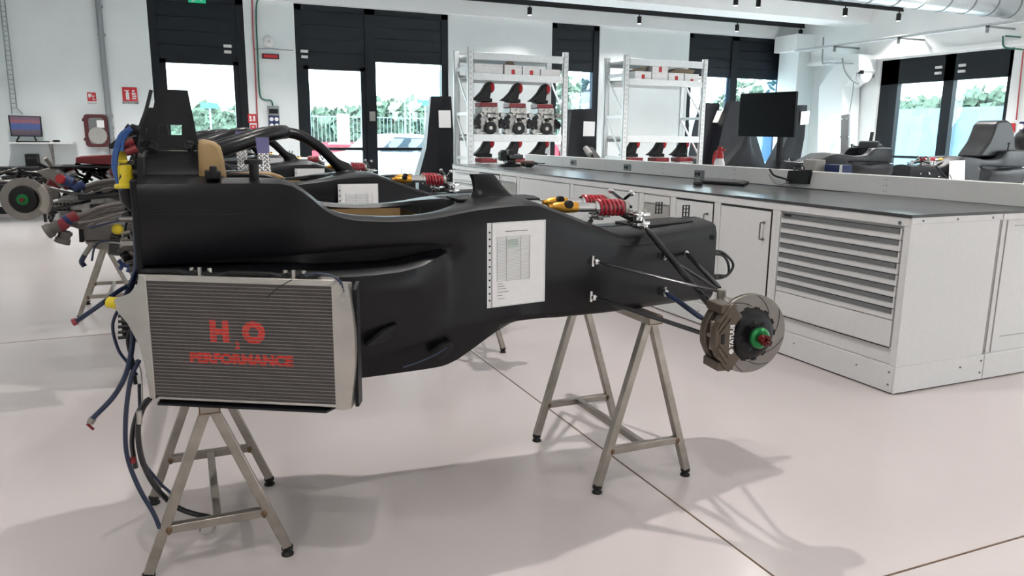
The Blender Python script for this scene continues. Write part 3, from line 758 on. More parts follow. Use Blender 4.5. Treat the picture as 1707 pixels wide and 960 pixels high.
# ---- second car: copy of the base, then a halo and hoses
CARNEXT = dup(CAR, (-.10, YC+1.93, 0), 'halo equipped black monocoque directly behind the nearest car', group='halo cars in line behind the nearest')
def reg(o): ORG[o.name] = Vector(o.location); return o
reg(CARNEXT); C2 = YC+1.93
def halo(root, yc, xo=-.10):
    for s in (-1, 1):
        MB().tube(spline([Vector(q)+Vector((xo, 0, 0)) for q in [(-.02, yc+s*.29, 1.17), (.12, yc+s*.29, 1.215), (.35, yc+s*.255, 1.285), (.52, yc+s*.18, 1.34), (.62, yc+s*.09, 1.36), (.66, yc, 1.362)]], 8), .038, 12, ry=1.05).build('halo_arm', 'hcarbon', root)
    rg = []
    path = spline([(.64, 0, 1.364), (.74, 0, 1.345), (.85, 0, 1.28), (.94, 0, 1.19), (.985, 0, 1.15), (1.01, 0, 1.115)], 6)
    for i, p in enumerate(path):
        t = i/(len(path)-1); d = (path[min(i+1, len(path)-1)]-path[max(i-1, 0)]).normalized(); nn = Vector((-d.z, 0, d.x))
        if t > .8: nn = Vector((1, 0, 0)).lerp(nn, .3).normalized(); nn = nn if nn.x > 0 else -nn
        w = .030+(.05*max(0, (t-.55)/.45)**1.5); th = .038-.018*t+(.035*max(0, (t-.85)/.15))
        if nn.x < 0: nn = -nn
        rg.append([p+Vector((xo, yc, 0))+nn*w*math.cos(2*PI*k/14)+Vector((0, 1, 0))*th*math.sin(2*PI*k/14) for k in range(14)])
    MB().rings(rg).build('halo_pillar', 'hcarbon', root)
halo(CARNEXT, C2)
mbx = MB().prism([(.82, C2-.05, 1.12), (1.02, C2-.05, 1.125), (1.02, C2+.05, 1.125), (.82, C2+.05, 1.12)], (0, 0, .012)).build('pillar_foot', 'hcarbon', CARNEXT, bev=.004)
CARTHIRD = dup(CARNEXT, (-.15, YC+3.87, 0), 'halo equipped black monocoque with gearbox and red cover, third car in line')
CARFOURTH = dup(CARNEXT, (-.20, YC+5.9, 0), 'halo equipped black monocoque, fourth car in line counted from the camera')
CARFIFTH = dup(CARNEXT, (-.27, YC+7.9, 0), 'halo equipped black monocoque, last car in line by the back windows')
for c_ in (CARTHIRD, CARFOURTH, CARFIFTH): reg(c_)
# cars of the right hand row, seen over the bench, noses to the left
xa = P(1445, 250, y=9.6).x; CARA = dup(CAR, (xa+.12, 9.6, 0), 'grey black monocoque beyond the bench, left of the right hand door', rotz=PI, skip=('roll_hoop_plate', 'hoop_top', 'hoop_bolt', 'damper', 'rocker', 'roll_bar_link', 'anti_roll_bar'))
del CARA['category']; CARA['category'] = 'race car'
xb = P(1662, 230, y=7.6).x; CARB = dup(CARNEXT, (xb+.12, 7.6, 0), 'grey black monocoque beyond the bench, right of the door, with tall hoop', rotz=PI, skip=('halo_arm', 'halo_pillar', 'pillar_foot', 'roll_hoop_plate', 'hoop_top', 'hoop_bolt'))
del CARB['group']
reg(CARA); reg(CARB)
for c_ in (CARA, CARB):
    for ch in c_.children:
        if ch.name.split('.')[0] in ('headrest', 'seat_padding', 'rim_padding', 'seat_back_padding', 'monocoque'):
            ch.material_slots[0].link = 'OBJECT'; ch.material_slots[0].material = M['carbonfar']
# tall seat hoop of car B, in world coordinates of the rotated copy
def rot_part(mb_pts, root): pass
hb = thing('engine_cover', (xb+.02, 7.6, 1.2), 'tall dark curved engine cover standing on the far right monocoque', 'engine cover')
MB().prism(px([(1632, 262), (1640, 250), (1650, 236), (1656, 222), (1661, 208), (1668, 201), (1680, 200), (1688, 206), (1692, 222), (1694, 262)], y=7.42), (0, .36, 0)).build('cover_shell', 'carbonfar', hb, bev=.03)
MB().box(xb-.02, xb+.03, 7.44, 7.455, 1.40, 1.44).box(xb-.02, xb+.03, 7.42, 7.435, 1.30, 1.33).build('cover_latch', 'alu', hb, bev=.003)

# ---- halo pillar stub on the nearest car
rg = []
for z, x0, x1, th in ((1.215, .958, 1.052, .016), (1.19, .968, 1.075, .018), (1.165, .972, 1.095, .022), (1.145, .968, 1.115, .030), (1.13, .958, 1.14, .042), (1.122, .94, 1.16, .056)):
    xm_, hx = (x0+x1)/2, (x1-x0)/2
    rg.append([(xm_+hx*math.copysign(abs(math.cos(t))**.6, math.cos(t)), YC-.04+th*math.sin(t), z) for t in [2*PI*k/20 for k in range(20)]])
MB().rings(rg).build('pillar_stub', 'hcarbon', CAR)
MB().prism([(.90, YC-.10, 1.122), (1.22, YC-.09, 1.118), (1.24, YC, 1.12), (1.22, YC+.05, 1.122), (.90, YC+.05, 1.124)], (0, 0, .008)).build('stub_plate', 'black', CAR, bev=.002)

# ---- radiator of the nearest car
Rl, Rr = Vector((-.125, 2.235, 0)), Vector((.372, 1.955, 0))
ru = (Rr-Rl).normalized(); rn = Vector((ru.y, -ru.x, 0)); rn = rn if rn.y < 0 else -rn
zt, zb0 = .978, .632
Lr = (Rr-Rl).length
rad = thing('radiator', ((Rl.x+Rr.x)/2, (Rl.y+Rr.y)/2, zb0), None, None)
# keep it a part of the car
rad_parent = CAR
COL.objects.unlink(rad); bpy.data.objects.remove(rad)
def rp_(a, z, d=0.): return Rl+ru*a+Vector((0, 0, z))+rn*d
core = MB().prism([rp_(.02, zb0+.005), rp_(Lr-.035, zb0+.005), rp_(Lr-.035, zt-.018), rp_(.02, zt-.018)], -rn*.035).build('radiator', 'rad', CAR, smooth=False)
tb = MB()
for i in range(33):
    z = zb0+.012+i*(zt-zb0-.038)/32
    tb.prism([rp_(.02, z-.0009), rp_(Lr-.035, z-.0009), rp_(Lr-.035, z+.0009), rp_(.02, z+.0009)], rn*.002)
tb.build('cooling_tubes', 'tube', core, smooth=False)
fr = MB().prism([rp_(0, zt-.018), rp_(Lr-.03, zt-.018), rp_(Lr-.03, zt), rp_(0, zt)], -rn*.045)
fr.build('top_rail', 'alu', core, bev=.002)
MB().obox((rp_(Lr/2, zb0, -.02)), ru, rn, (0, 0, 1), Lr/2-.03, .022, .004).build('bottom_rail', 'alu', core, bev=.002)
# right tank, bowed outwards
rg = []
for z in np.linspace(zb0-.008, zt-.012, 12):
    t = (z-zb0)/(zt-zb0); bow = .016*math.sin(PI*min(max(t, 0), 1))
    rg.append([rp_(Lr-.035, z, .004), rp_(Lr-.012+bow*.4, z, .006), rp_(Lr+.004+bow, z, -.006), rp_(Lr+.002+bow, z, -.045), rp_(Lr-.035, z, -.048)])
MB().rings(rg).build('side_tank', 'alu', core, ang=50)
# left tank: flared header with outlet
def lt(z, w, d0, d1): return [rp_(.022, z, .004), rp_(.022, z, -.04), rp_(.02-w, z, d1), rp_(.02-w, z, d0)]
MB().rings([lt(zb0-.004, .018, .0, -.03), lt(.70, .022, .0, -.035), lt(.78, .035, .0, -.04), lt(.84, .065, -.002, -.045), lt(.875, .095, -.004, -.045), lt(.905, .100, -.004, -.045), lt(.925, .05, .0, -.045), lt(.95, .026, .0, -.04), lt(zt, .018, 0, -.035)]).build('side_tank', 'alu', core, ang=50, bev=.003)
o1 = rp_(-.07, .89, -.02); MB().cyl(o1, o1-ru*.035+Vector((0, 0, .004)), .016, n=14).build('outlet_plug', 'yellow', core)
# bottom shield
MB().prism([rp_(.03, zb0-.012, .01), rp_(Lr-.06, zb0-.012, .01), rp_(Lr-.03, zb0-.014, -.09), rp_(.0, zb0-.014, -.09)], (0, 0, -.006)).build('bottom_shield', 'carbon2', core, smooth=False)
MB().prism([rp_(Lr+.008, zb0-.010, -.03), rp_(Lr+.012, zt-.03, -.03), rp_(Lr+.006, zt-.015, -.075), rp_(Lr+.004, zb0-.010, -.075)], ru*.010).build('duct_side_plate', 'black', core, smooth=False)
# top bracket
br = MB()
pts = [(.0, .0), (.10, .002), (.13, -.004), (.22, -.004), (.25, .002), (.36, .001), (.39, -.006), (.47, -.006), (.50, .004)]
for (a, b), (c_, d_) in zip(pts[:-1], pts[1:]): br.bar(rp_(a, zt+.006+b, -.022), rp_(c_, zt+.006+d_, -.022), .024, .008)
for a in (.15, .19, .41, .45): br.lathe([(0, .012), (.012, .012)], rp_(a, zt+.002, -.02), rn, 14)
br.build('mount_bracket', 'black', core, bev=.001)
bt = MB()
for a in (.145, .195, .405, .455): bt.cyl(rp_(a, zt+.008, -.015), rp_(a, zt+.020, -.015), .006, n=8)
for a in (.17, .43): bt.bar(rp_(a, zt-.002, -.01), rp_(a, zt+.022, -.01), .008, .006, up=rn)
bt.build('mount_bolt', 'alu', core)
MB().tube(px([(445, 496), (462, 480), (487, 466)], y=2.0), .0014, 5).build('cable_tie', 'black', core)
MB().tube(spline([rp_(.46, zt+.012), rp_(.50, zt+.016), rp_(.535, zt+.012), rp_(Lr-.012, zt-.004), rp_(Lr-.004, zt-.03)], 5), .0035, 6).build('overflow_hose', 'navy', core)
MB().cyl(rp_(Lr-.015, zt-.026, .008), rp_(Lr-.015, zt-.026, -.03), .012, n=12).cyl(rp_(Lr-.005, zt-.05, .008), rp_(Lr-.005, zt-.05, -.03), .008, n=10).build('filler_cap', 'alu', core)
# painted stencil
def rpx(a, b):
    d = CR*((a-853.5)/F_PX) - CU*((b-480)/F_PX) + CF; o = Vector((0, 0, CAM_H)); t = ((Rl+Vector((0, 0, .8)))-o).dot(rn)/d.dot(rn); return o+d*t
text('H', 'stencil_lettering', .074, rpx(366, 554)+rn*.0008, ru, (0, 0, 1), 'redspray', core, bold=.0052, sx=1.0)
text('O', 'stencil_lettering', .074, rpx(423, 556)+rn*.0008, ru, (0, 0, 1), 'redspray', core, bold=.0052, sx=1.0)
text('2', 'stencil_lettering', .026, rpx(396, 576)+rn*.0008, ru, (0, 0, 1), 'redspray', core, bold=.001)
text('PERFORMANCE', 'stencil_lettering', .037, rpx(402, 600)+rn*.0008, ru, (0, 0, 1), 'redspray', core, bold=.0022, sx=1.13)
# ---- hoses and plugs at the rear of the nearest car
def hose(lst, y, r, mt, nm='loose_hose', root=CAR, n=8, k=6):
    if not isinstance(y, (list, tuple)): y = [y]*len(lst)
    return MB().tube(spline([P(a, b, y=yy) for (a, b), yy in zip(lst, y)], k), r, n).build(nm, mt, root)
def cap(c, ax, r, h, mt='yellow', root=CAR, nm='yellow_plug'):
    return MB().lathe([(0, r*1.25), (h*.12, r*1.28), (h*.2, r*1.02), (h*.85, r*.92), (h*.97, r*.8), (h, r*.55), (h, 0)], c, ax, 24).build(nm, mt, root)
cap(P(210, 313, y=2.48), (-.02, 0, 1), .024, .066)
cap(P(204, 272, y=2.50), (-.02, 0, 1), .014, .042)
MB().tube([P(211, 314, y=2.48), P(213, 330, y=2.48), P(226, 345, y=2.5)], .022, 12).build('coolant_stub', 'black', CAR)
hose([(219, 214), (203, 226), (194, 250), (191, 275), (197, 300), (206, 318)], 2.47, .0085, 'blue')
hose([(215, 218), (205, 233), (203, 252)], 2.47, .006, 'blue')
hose([(228, 222), (216, 214), (210, 210)], 2.5, .009, 'black'); hose([(252, 150), (243, 185), (233, 215), (228, 260), (226, 330)], 2.5, .005, 'black')
hose([(236, 330), (228, 345), (226, 380), (228, 420), (226, 450), (215, 490)], 2.40, .008, 'navy')
for (a, b, r) in ((228, 247, .012), (222, 234, .009)):
    c = P(a, b, y=2.48); MB().cyl(c, c+Vector((-.03, 0, -.012)), r, n=10).build('red_connector', 'red2', CAR)
rnd = random.Random(4)
for i in range(26):   # fittings of the bulkhead corner
    c = P(rnd.uniform(210, 236), rnd.uniform(215, 440), y=2.47+rnd.random()*.08); r = rnd.uniform(.006, .014)
    MB().cyl(c, c+Vector((-.02, rnd.uniform(-.015, .01), rnd.uniform(-.012, .012))), r, n=8).build('bulkhead_fitting', rnd.choice(['black', 'black', 'knurl', 'alu2', 'gloss', 'red2']), CAR)
for i in range(7):
    a0 = rnd.uniform(214, 230)
    hose([(a0, 225+i*22), (a0-8, 250+i*22), (a0+4, 275+i*22), (a0+8, 300+i*20)], 2.50+rnd.random()*.06, .004, rnd.choice(['black', 'navy', 'gloss']))
MB().prism(px([(228, 262), (240, 262), (240, 445), (232, 445)], y=2.42), (0, .3, 0)).build('bulkhead_flange', 'black', CAR, bev=.002)
MB().prism(px([(221, 340), (240, 340), (240, 360), (221, 360)], y=2.40), (0, .05, 0)).build('sensor_box', 'black', CAR, bev=.003)
# hoses hanging below
hose([(226, 470), (196, 486), (168, 507), (128, 535)], [2.42, 2.35, 2.3, 2.3], .0065, 'navy')
hose([(128, 535), (121, 538)], 2.3, .010, 'red2', 'hose_end')
hose([(226, 450), (205, 500), (188, 540), (196, 580), (212, 604), (228, 625)], 2.38, .0045, 'navy')
hose([(230, 480), (222, 520), (221, 570), (211, 620), (190, 660), (155, 697)], 2.36, .0075, 'navy')
hose([(155, 697), (150, 705)], 2.36, .010, 'alu2', 'hose_end'); hose([(145, 706), (156, 716)], 2.36, .004, 'redm', 'hose_tee')
hose([(232, 600), (220, 625), (213, 660), (209, 710), (212, 760), (230, 810), (256, 856), (266, 880)], 2.36, .0068, 'navy')
hose([(250, 664), (236, 685), (230, 720), (238, 770), (262, 815), (300, 848), (350, 862), (382, 866)], 2.42, .0085, 'gloss')
hose([(246, 666), (228, 692), (220, 735), (226, 780)], 2.44, .0075, 'gloss')
hose([(232, 640), (233, 700), (232, 755), (262, 800), (285, 822)], 2.46, .005, 'navy')
hose([(240, 520), (214, 560), (220, 600), (226, 640)], 2.44, .006, 'black')
hose([(224, 600), (235, 620), (238, 690)], 2.44, .002, 'alu')
MB().cyl(P(232, 685, y=2.36), P(233, 706, y=2.36), .008, n=10).build('hose_joint', 'alu', CAR)
MB().cyl(P(221, 763, y=2.36), P(222, 771, y=2.36), .009, n=10).build('hose_marker', 'redm', CAR)
# wiring plate below the radiator corner
wp = MB().prism(px([(201, 520), (226, 512), (240, 540), (236, 562), (204, 563)], y=2.5), (0, .02, 0)).build('connector_plate', 'black', CAR, bev=.003)
for i in range(5):
    c = P(197, 527+i*9, y=2.5); MB().cyl(c, c+Vector((.03, 0, 0)), .005, n=6).build('connector_pin', 'black', wp)
# silver bodies at the rear, below the hoses (throttle bodies, starter) of the car
def gbox_bits(y):
    MB().prism(px([(133, 376), (218, 372), (222, 400), (140, 402)], y=y), (0, .12, 0)).build('gearbox_plate', 'knurl', CARNEXT, bev=.006)
    MB().prism(px([(140, 403), (222, 398), (226, 412), (168, 417), (150, 412)], y=y), (0, .14, 0)).build('gearbox_casting', 'alu2', CARNEXT, bev=.008)
    MB().prism(px([(196, 384), (212, 376), (214, 362), (222, 360), (230, 395), (214, 398), (206, 390)], y=y-.04), (0, .05, 0)).build('silver_bracket', 'alu2', CARNEXT, bev=.006)
    cap(P(196, 382, y=y-.05), (0, -1, 0), .02, .02, 'yellow', CARNEXT)
    MB().cyl(P(183, 408, y=y-.03), P(200, 410, y=y-.03), .05, n=20).build('starter_motor', 'gloss', CARNEXT)
    MB().cyl(P(200, 410, y=y-.03), P(228, 406, y=y-.03), .045, n=20).build('starter_body', 'alu2', CARNEXT)
    MB().prism(px([(130, 362), (136, 362), (140, 404), (132, 404)], y=y-.02), (0, .05, 0)).build('side_flange', 'black', CARNEXT, bev=.003)
    # stripes on bracket
    for i in range(6): MB().box(*(sorted((P(226, 380+i*3, y=y-.1).x, P(238, 380+i*3, y=y-.1).x))), y-.1, y-.08, P(226, 381.5+i*3, y=y-.1).z, P(226, 380+i*3, y=y-.1).z).build('cooling_fin', 'alu2', CARNEXT, smooth=False)
yb = 4.12
gbox_bits(yb)
for i, (yo, r, m_) in enumerate(((0, .011, 'braid'), (8, .009, 'braid'), (12, .007, 'knurl'), (17, .007, 'braid'), (23, .006, 'braid'))):
    hose([(236, 343+yo*.5), (205, 339+yo), (170, 345+yo), (140, 357+yo), (118, 366+yo*.4)], yb-.08+i*.012, r, m_, 'braided_hose', CARNEXT)
hose([(236, 352), (200, 356), (165, 366), (130, 372)], yb-.12, .007, 'braid', 'braided_hose', CARNEXT); hose([(236, 358), (180, 372), (150, 380)], yb-.12, .005, 'navy', 'braided_hose', CARNEXT)
MB().cyl(P(128, 358, y=yb-.1), P(112, 367, y=yb-.1), .024, n=14).build('red_connector', 'red2', CARNEXT)
MB().cyl(P(116, 364, y=yb-.1), P(100, 376, y=yb-.1), .026, n=14).build('blue_sleeve', 'blueb', CARNEXT)
MB().cyl(P(110, 370, y=yb-.12), P(98, 379, y=yb-.12), .028, n=14).build('red_connector', 'red2', CARNEXT)
def connector(a, b, root, y):
    A, B = P(*a, y=y), P(*b, y=y); L = (B-A).length; pr = [(0, .020), (L*.1, .031), (L*.3, .031), (L*.32, .027), (L*.6, .027), (L*.62, .032), (L*.9, .034), (L, .034), (L, .026), (L*.8, .022), (L*.8, 0)]
    MB().lathe(pr, A, B-A, 24).build('round_connector', 'knurl', root)
connector((101, 374), (77, 387), CARNEXT, yb-.12); connector((110, 384), (103, 405), CARNEXT, yb-.1)
hose([(200, 402), (172, 402), (158, 412), (153, 435)], yb-.05, .005, 'navy', 'drain_hose', CARNEXT); hose([(156, 405), (150, 412), (141, 425)], yb-.05, .012, 'alu2', 'drain_hose', CARNEXT); hose([(141, 425), (136, 436), (141, 444)], yb-.05, .012, 'navy', 'drain_hose', CARNEXT)
for i in range(9):
    rnd = random.Random(40+i); a = rnd.uniform(196, 226); b = rnd.uniform(418, 440)
    hose([(a, b), (a+6, b+8), (a+3, b+16)], yb-.05, .010, 'blueb', 'wire_bundle', CARNEXT)

# ---- third car: gearbox, wheel and covers
T = CARTHIRD; y3 = YC+3.87
gx = MB().prism(px([(95, 330), (120, 322), (215, 330), (222, 352), (205, 372), (120, 374), (98, 366)], y=y3-.18), (0, .36, 0)).build('gearbox', 'eng', T, bev=.02)
MB().prism(px([(82, 337), (118, 334), (118, 352), (84, 358)], y=y3-.22), (0, .04, 0)).build('gearbox_side_plate', 'alu2', T, bev=.006)
hp_ = MB()
for i in range(5):
    for j in range(2):
        c = P(88+i*6.5, 340+j*7, y=y3-.222); hp_.cyl(c, c+Vector((0, -.004, 0)), .010, n=8)
hp_.build('plate_hole', 'void', T)
c3 = P(41, 332, y=y3-.62)
def rear_wheel(c, s):
    nrm = Vector((-.12, -.99*s, 0)).normalized()
    d_ = MB().lathe([(-.012, .09), (-.012, .140), (.012, .140), (.012, .09)], c, nrm, 48).build('brake_disc', 'disc', T)
    MB().lathe([(-.01, .09), (.014, .09), (.03, .078), (.034, .05), (.034, .03), (.05, .026), (.05, 0)], c, nrm, 32).build('disc_bell', 'black', d_)
    MB().lathe([(.036, .036), (.048, .036), (.052, .026), (.052, .016)], c, nrm, 24).build('hub_collar', 'green', d_)
    MB().lathe([(.05, .014), (.075, .012), (.075, 0)], c, nrm, 12).build('wheel_peg', 'redm', d_)
    u = Vector((1, 0, 0)); K = MB(); arc = [(.155*math.cos(math.radians(-40+k*10)), .155*math.sin(math.radians(-40+k*10))) for k in range(9)]+[(.105*math.cos(math.radians(40-k*10)), .105*math.sin(math.radians(40-k*10))) for k in range(9)]
    K.prism([c+u*a+Vector((0, 0, b))+nrm*-.04 for a, b in arc], nrm*.085)
    K.build('brake_caliper', 'steel', d_, bev=.006)
    return d_
rear_wheel(c3, 1)
for (a, b, q, w_) in (((75, 352), (150, 335), 'gloss', .011), ((60, 310), (118, 322), 'alu', .010), ((78, 350), (135, 352), 'gloss', .009), ((40, 312), (75, 300), 'black', .012), ((85, 368), (92, 352), 'black', .012)):
    MB().tube([P(*a, y=y3-.52), P(*b, y=y3-.2)], w_, 8).build('rear_wishbone', q, T)
MB().cyl(P(84, 352, y=y3-.4), P(92, 358, y=y3-.4), .03, n=12).build('damper_reservoir', 'gloss', T)
MB().prism(px([(60, 285), (95, 276), (120, 300), (112, 318), (85, 305)], y=y3-.2), (0, .3, 0)).build('rear_bodywork', 'alu2', T, bev=.01)
MB().prism(px([(126, 262), (192, 258), (190, 276), (126, 272)], y=y3-.15), (0, .3, 0)).build('red_top_cover', 'red2', T, bev=.006)
text('RACING', 'cover_lettering', .0001, (0, y3, -5), (1, 0, 0), (0, 0, 1), 'signw', T) if False else None
MB().box(P(90, 272, y=y3).x, P(200, 272, y=y3).x, y3-.22, y3+.2, 1.095, 1.11).build('top_plate', 'void', T, bev=.003)
for i in range(30):
    rnd = random.Random(100+i); a, b = rnd.uniform(95, 225), rnd.uniform(278, 330)
    c = P(a, b, y=y3-.25+rnd.random()*.15); 
    MB().cyl(c, c+Vector((rnd.uniform(-.09, .09), rnd.uniform(-.04, .04), rnd.uniform(-.04, .04))), rnd.uniform(.012, .035), n=10).build('engine_fitting', rnd.choice(['black', 'knurl', 'alu2', 'black', 'red2', 'eng', 'blueb', 'chrome']), T)
for i, yo in enumerate((0, 5, 9, 15)):
    hose([(236, 300+yo), (200, 299+yo), (165, 303+yo), (140, 312+yo)], y3-.30+i*.02, (.012, .008, .010, .007)[i], ('braid', 'knurl', 'braid', 'alu2')[i], 'braided_hose', T)
MB().cyl(P(140, 306, y=y3-.3), P(122, 314, y=y3-.3), .03, n=12).build('blue_sleeve', 'blueb', T)
MB().cyl(P(99, 298, y=y3-.34), P(106, 300, y=y3-.3), .032, n=16).build('red_plug', 'red', T)
MB().cyl(P(104, 299, y=y3-.3), P(122, 305, y=y3-.3), .04, n=12).build('blue_sleeve', 'blueb', T)
for i, (a, b) in enumerate((((130, 330), (222, 322)), ((150, 345), (220, 338)), ((160, 352), (230, 350)))):
    MB().tube([P(*a, y=y3-.32), P(*b, y=y3-.3)], .02-.004*i, 8).build('exhaust_pipe', 'gloss', T)
hose([(2, 325), (10, 345), (22, 356), (40, 362)], y3-.45, .008, 'blue', 'loose_hose', T); MB().cyl(P(16, 350, y=y3-.45), P(26, 357, y=y3-.45), .025, n=10).build('red_plug', 'red', T)
MB().prism(px([(180, 243), (198, 228), (222, 210), (238, 208), (240, 246), (182, 248)], y=y3-.2), (0, .10, 0)).build('hoop_fairing', 'carbon2', T, bev=.01)

for i in range(46):
    rnd = random.Random(500+i); a, b = rnd.uniform(120, 228), rnd.uniform(283, 345)
    c = P(a, b, y=y3-.05+rnd.random()*.3); v = Vector((rnd.uniform(-1, 1), rnd.uniform(-.4, .4), rnd.uniform(-.5, .5))).normalized()*rnd.uniform(.03, .12)
    MB().cyl(c-v, c+v, rnd.uniform(.008, .026), n=8).build('engine_fitting', rnd.choice(['black', 'black', 'gloss', 'knurl', 'void', 'navy', 'red2', 'black']), T)
for i in range(34):
    rnd = random.Random(700+i); a, b = rnd.uniform(0, 120), rnd.uniform(284, 312)
    c = P(a, b, y=y3+.05+rnd.random()*.3); v = Vector((rnd.uniform(-1, 1), rnd.uniform(-.4, .4), rnd.uniform(-.25, .25))).normalized()*rnd.uniform(.04, .16)
    MB().cyl(c-v, c+v, rnd.uniform(.005, .018), n=8).build('engine_fitting', rnd.choice(['black', 'black', 'gloss', 'knurl', 'void', 'black', 'steel']), T)

# ---- black trolley left edge
tr = thing('tool_trolley', (-2.2, 13.65, 0), 'black trolley with white drawer at the left edge', 'trolley')
yt = 13.4
xa_, xb_ = XL+.05, P(78, 300, y=yt).x
zt_ = P(40, 279, y=yt).z
xb_ = P(74, 300, y=yt).x
zz_ = [P(30, q, y=yt).z for q in (279, 286, 296, 304, 332)]
MB().box(xa_, P(118, 283, y=yt).x, yt, yt+.5, zz_[1], zz_[0]).build('top_tray', 'black', tr, bev=.006)
MB().box(xa_, xb_, yt+.01, yt+.49, zz_[3], zz_[2]).build('white_shelf', 'white', tr, bev=.004)
MB().box(xa_, P(60, 310, y=yt).x, yt, yt+.5, zz_[4], zz_[3]).build('drawer_block', 'dark', tr, bev=.006)
for x in (xa_+.05, xb_-.05):
    for y in (yt+.05, yt+.45): MB().box(x-.02, x+.02, y-.02, y+.02, .0, zz_[1]).build('leg', 'black', tr, bev=.003)

# ================================================================== PAPERS, STRAPS
def sleeve(tl, trp, bl, brp, y, label, lines=30, cut=.12, group=None, off=-.004):
    a, b, c, d = [P(*q, y=y) for q in (tl, trp, brp, bl)]   # tl tr br bl
    t = thing('paper_in_sleeve', (a+b+c+d)/4, label, 'document', group)
    MB().prism([a, b, c, d], (0, .003, 0)).build('sleeve', 'sleeve', t, smooth=False)
    e = Vector((0, -.0012, 0))
    lerp = lambda u, v: (a+(b-a)*u)*(1-v)+(d+(c-d)*u)*v+e
    MB().prism([lerp(.08, .015), lerp(.97, .015), lerp(.97, .985), lerp(.08, .985)], (0, .001, 0)).build('sheet', 'paper', t, smooth=False)
    k = MB()
    for i in range(11):
        v = .1+i*.08; k.prism([lerp(.025, v), lerp(.055, v), lerp(.055, v+.018), lerp(.025, v+.018)], (0, -.0006, 0))
    k.prism([lerp(.074, 0), lerp(.082, 0), lerp(.082, 1), lerp(.074, 1)], (0, -.0006, 0))
    k.build('punch_holes', 'void', t, smooth=False)
    g = MB(); e2 = Vector((0, -.001, 0))
    def line(u0, v0, u1, v1, w): g.prism([lerp(u0, v0)+e2, lerp(u1, v0)+e2, lerp(u1, v1)+e2, lerp(u0, v1)+e2], (0, -.0004, 0))
    for i in range(lines+1): v = .17+i*.52/lines; line(.16, v, .72, v+.0016, 0)
    for u in (.16, .32, .56, .72): line(u, .17, u+.004, .69, 0)
    line(.3, .105, .68, .112, 0)
    for v in (.72, .75, .78, .82, .86, .9): line(.17, v, .17+.08+(v*7 % 1)*.15, v+.005, 0)
    g.build('printed_table', 'ink', t, smooth=False)
    g = MB()
    for v in (.21, .23, .25, .27, .29): line(.34, v, .34+.18, v+.005, 0)
    g.build('green_entries', 'inkg', t, smooth=False)
    return t
sleeve((812, 372), (910, 366), (812, 514), (908, 502), 2.372, 'clear sleeve with printed table taped to the nearest black chassis', 30)
ys2 = YC+1.93-.307
def sleeve_w(xa, xb, z1, z0, y, label):
    t = thing('paper_in_sleeve', ((xa+xb)/2, y, z0), label, 'document')
    MB().box(xa, xb, y-.002, y, z0, z1).build('sleeve', 'sleeve', t, smooth=False)
    MB().box(xa+.018, xb-.006, y-.004, y-.002, z0+.004, z1-.004).build('sheet', 'paper', t, smooth=False)
    k = MB()
    for i in range(9): k.box(xa+.005, xa+.012, y-.0035, y-.002, z1-.04-i*.028, z1-.032-i*.028)
    k.build('punch_holes', 'void', t, smooth=False)
    g = MB()
    for i in range(22): g.box(xa+.04, xb-.05, y-.005, y-.004, z1-.06-i*.008, z1-.0595-i*.008)
    for u in (.04, .10, .16, .19): g.box(xa+u, xa+u+.001, y-.005, y-.004, z1-.24, z1-.05)
    g.build('printed_table', 'ink', t, smooth=False)
a_, b_ = P(563, 307, y=ys2), P(630, 308, y=ys2); sleeve_w(a_.x, b_.x, a_.z, a_.z-.3, ys2, 'printed sheet in a sleeve on the second chassis, left of the fin')
ys3 = YC+3.87-.307; a_, b_ = P(491, 281, y=ys3), P(541, 284, y=ys3); sleeve_w(a_.x, b_.x, a_.z, a_.z-.3, ys3, 'printed sheet in a sleeve on the third chassis')
ys4 = YC+5.9-.307; a_, b_ = P(446, 263, y=ys4), P(473, 264, y=ys4); sleeve_w(a_.x, b_.x, a_.z, a_.z-.3, ys4, 'small white sheet on the fourth chassis behind the halo')
t = thing('paper_in_sleeve', P(1595, 310, y=7.30), 'white sheet on the chassis at far right beyond the bench', 'document')
a_, b_, c_, d_ = px([(1583, 268), (1609, 267), (1608, 302), (1582, 300)], y=7.30); MB().prism([a_, b_, c_, d_], (0, .004, 0)).build('sheet', 'paper', t, smooth=False)
# purple straps over the halo arms of the second car
for (a, top, bot, yy, lab) in ((437, 229, 302, 2.90, 'purple patterned strap hanging from the near halo arm, right of the other'), (400, 219, 289, 4.24, 'purple patterned strap hanging from the far halo arm, left of the other')):
    p0, p1 = P(a, top, y=4.27 if yy < 3 else 4.86), P(a+6, bot, y=yy); w_ = .022 if yy < 3 else .026; dm = .58
    t = thing('webbing_strap', (p0.x, yy, p1.z), lab, 'strap')
    pm = p0.lerp(p1, .45); sw = Vector((w_, 0, 0)); th = Vector((0, .006, 0)); wt_ = Vector((.034, 0, 0)) if yy < 3 else sw
    MB().prism([p0-wt_, p0+wt_, pm+sw*1.2, pm-sw*1.2], th).build('purple_webbing', 'strap', t, smooth=False)
    MB().prism([pm-sw*1.2, pm+sw*1.2, p1+sw, p1-sw], th).build('black_webbing', 'black', t, smooth=False)
    k = MB(); e = Vector((0, -.003, 0))
    for i in range(13):
        for j in range(4):
            q = pm.lerp(p1, (i+.2)/13)+sw*(-.8+j*.5+(i % 2)*.14)+e; q2 = pm.lerp(p1, (i+.9)/13)+sw*(-.8+j*.5+(i % 2)*.14+(.25 if (i+j) % 2 else -.1))+e
            k.bar(q, q2, .004, .003)
    k.build('white_stitching', 'signw', t, smooth=False)

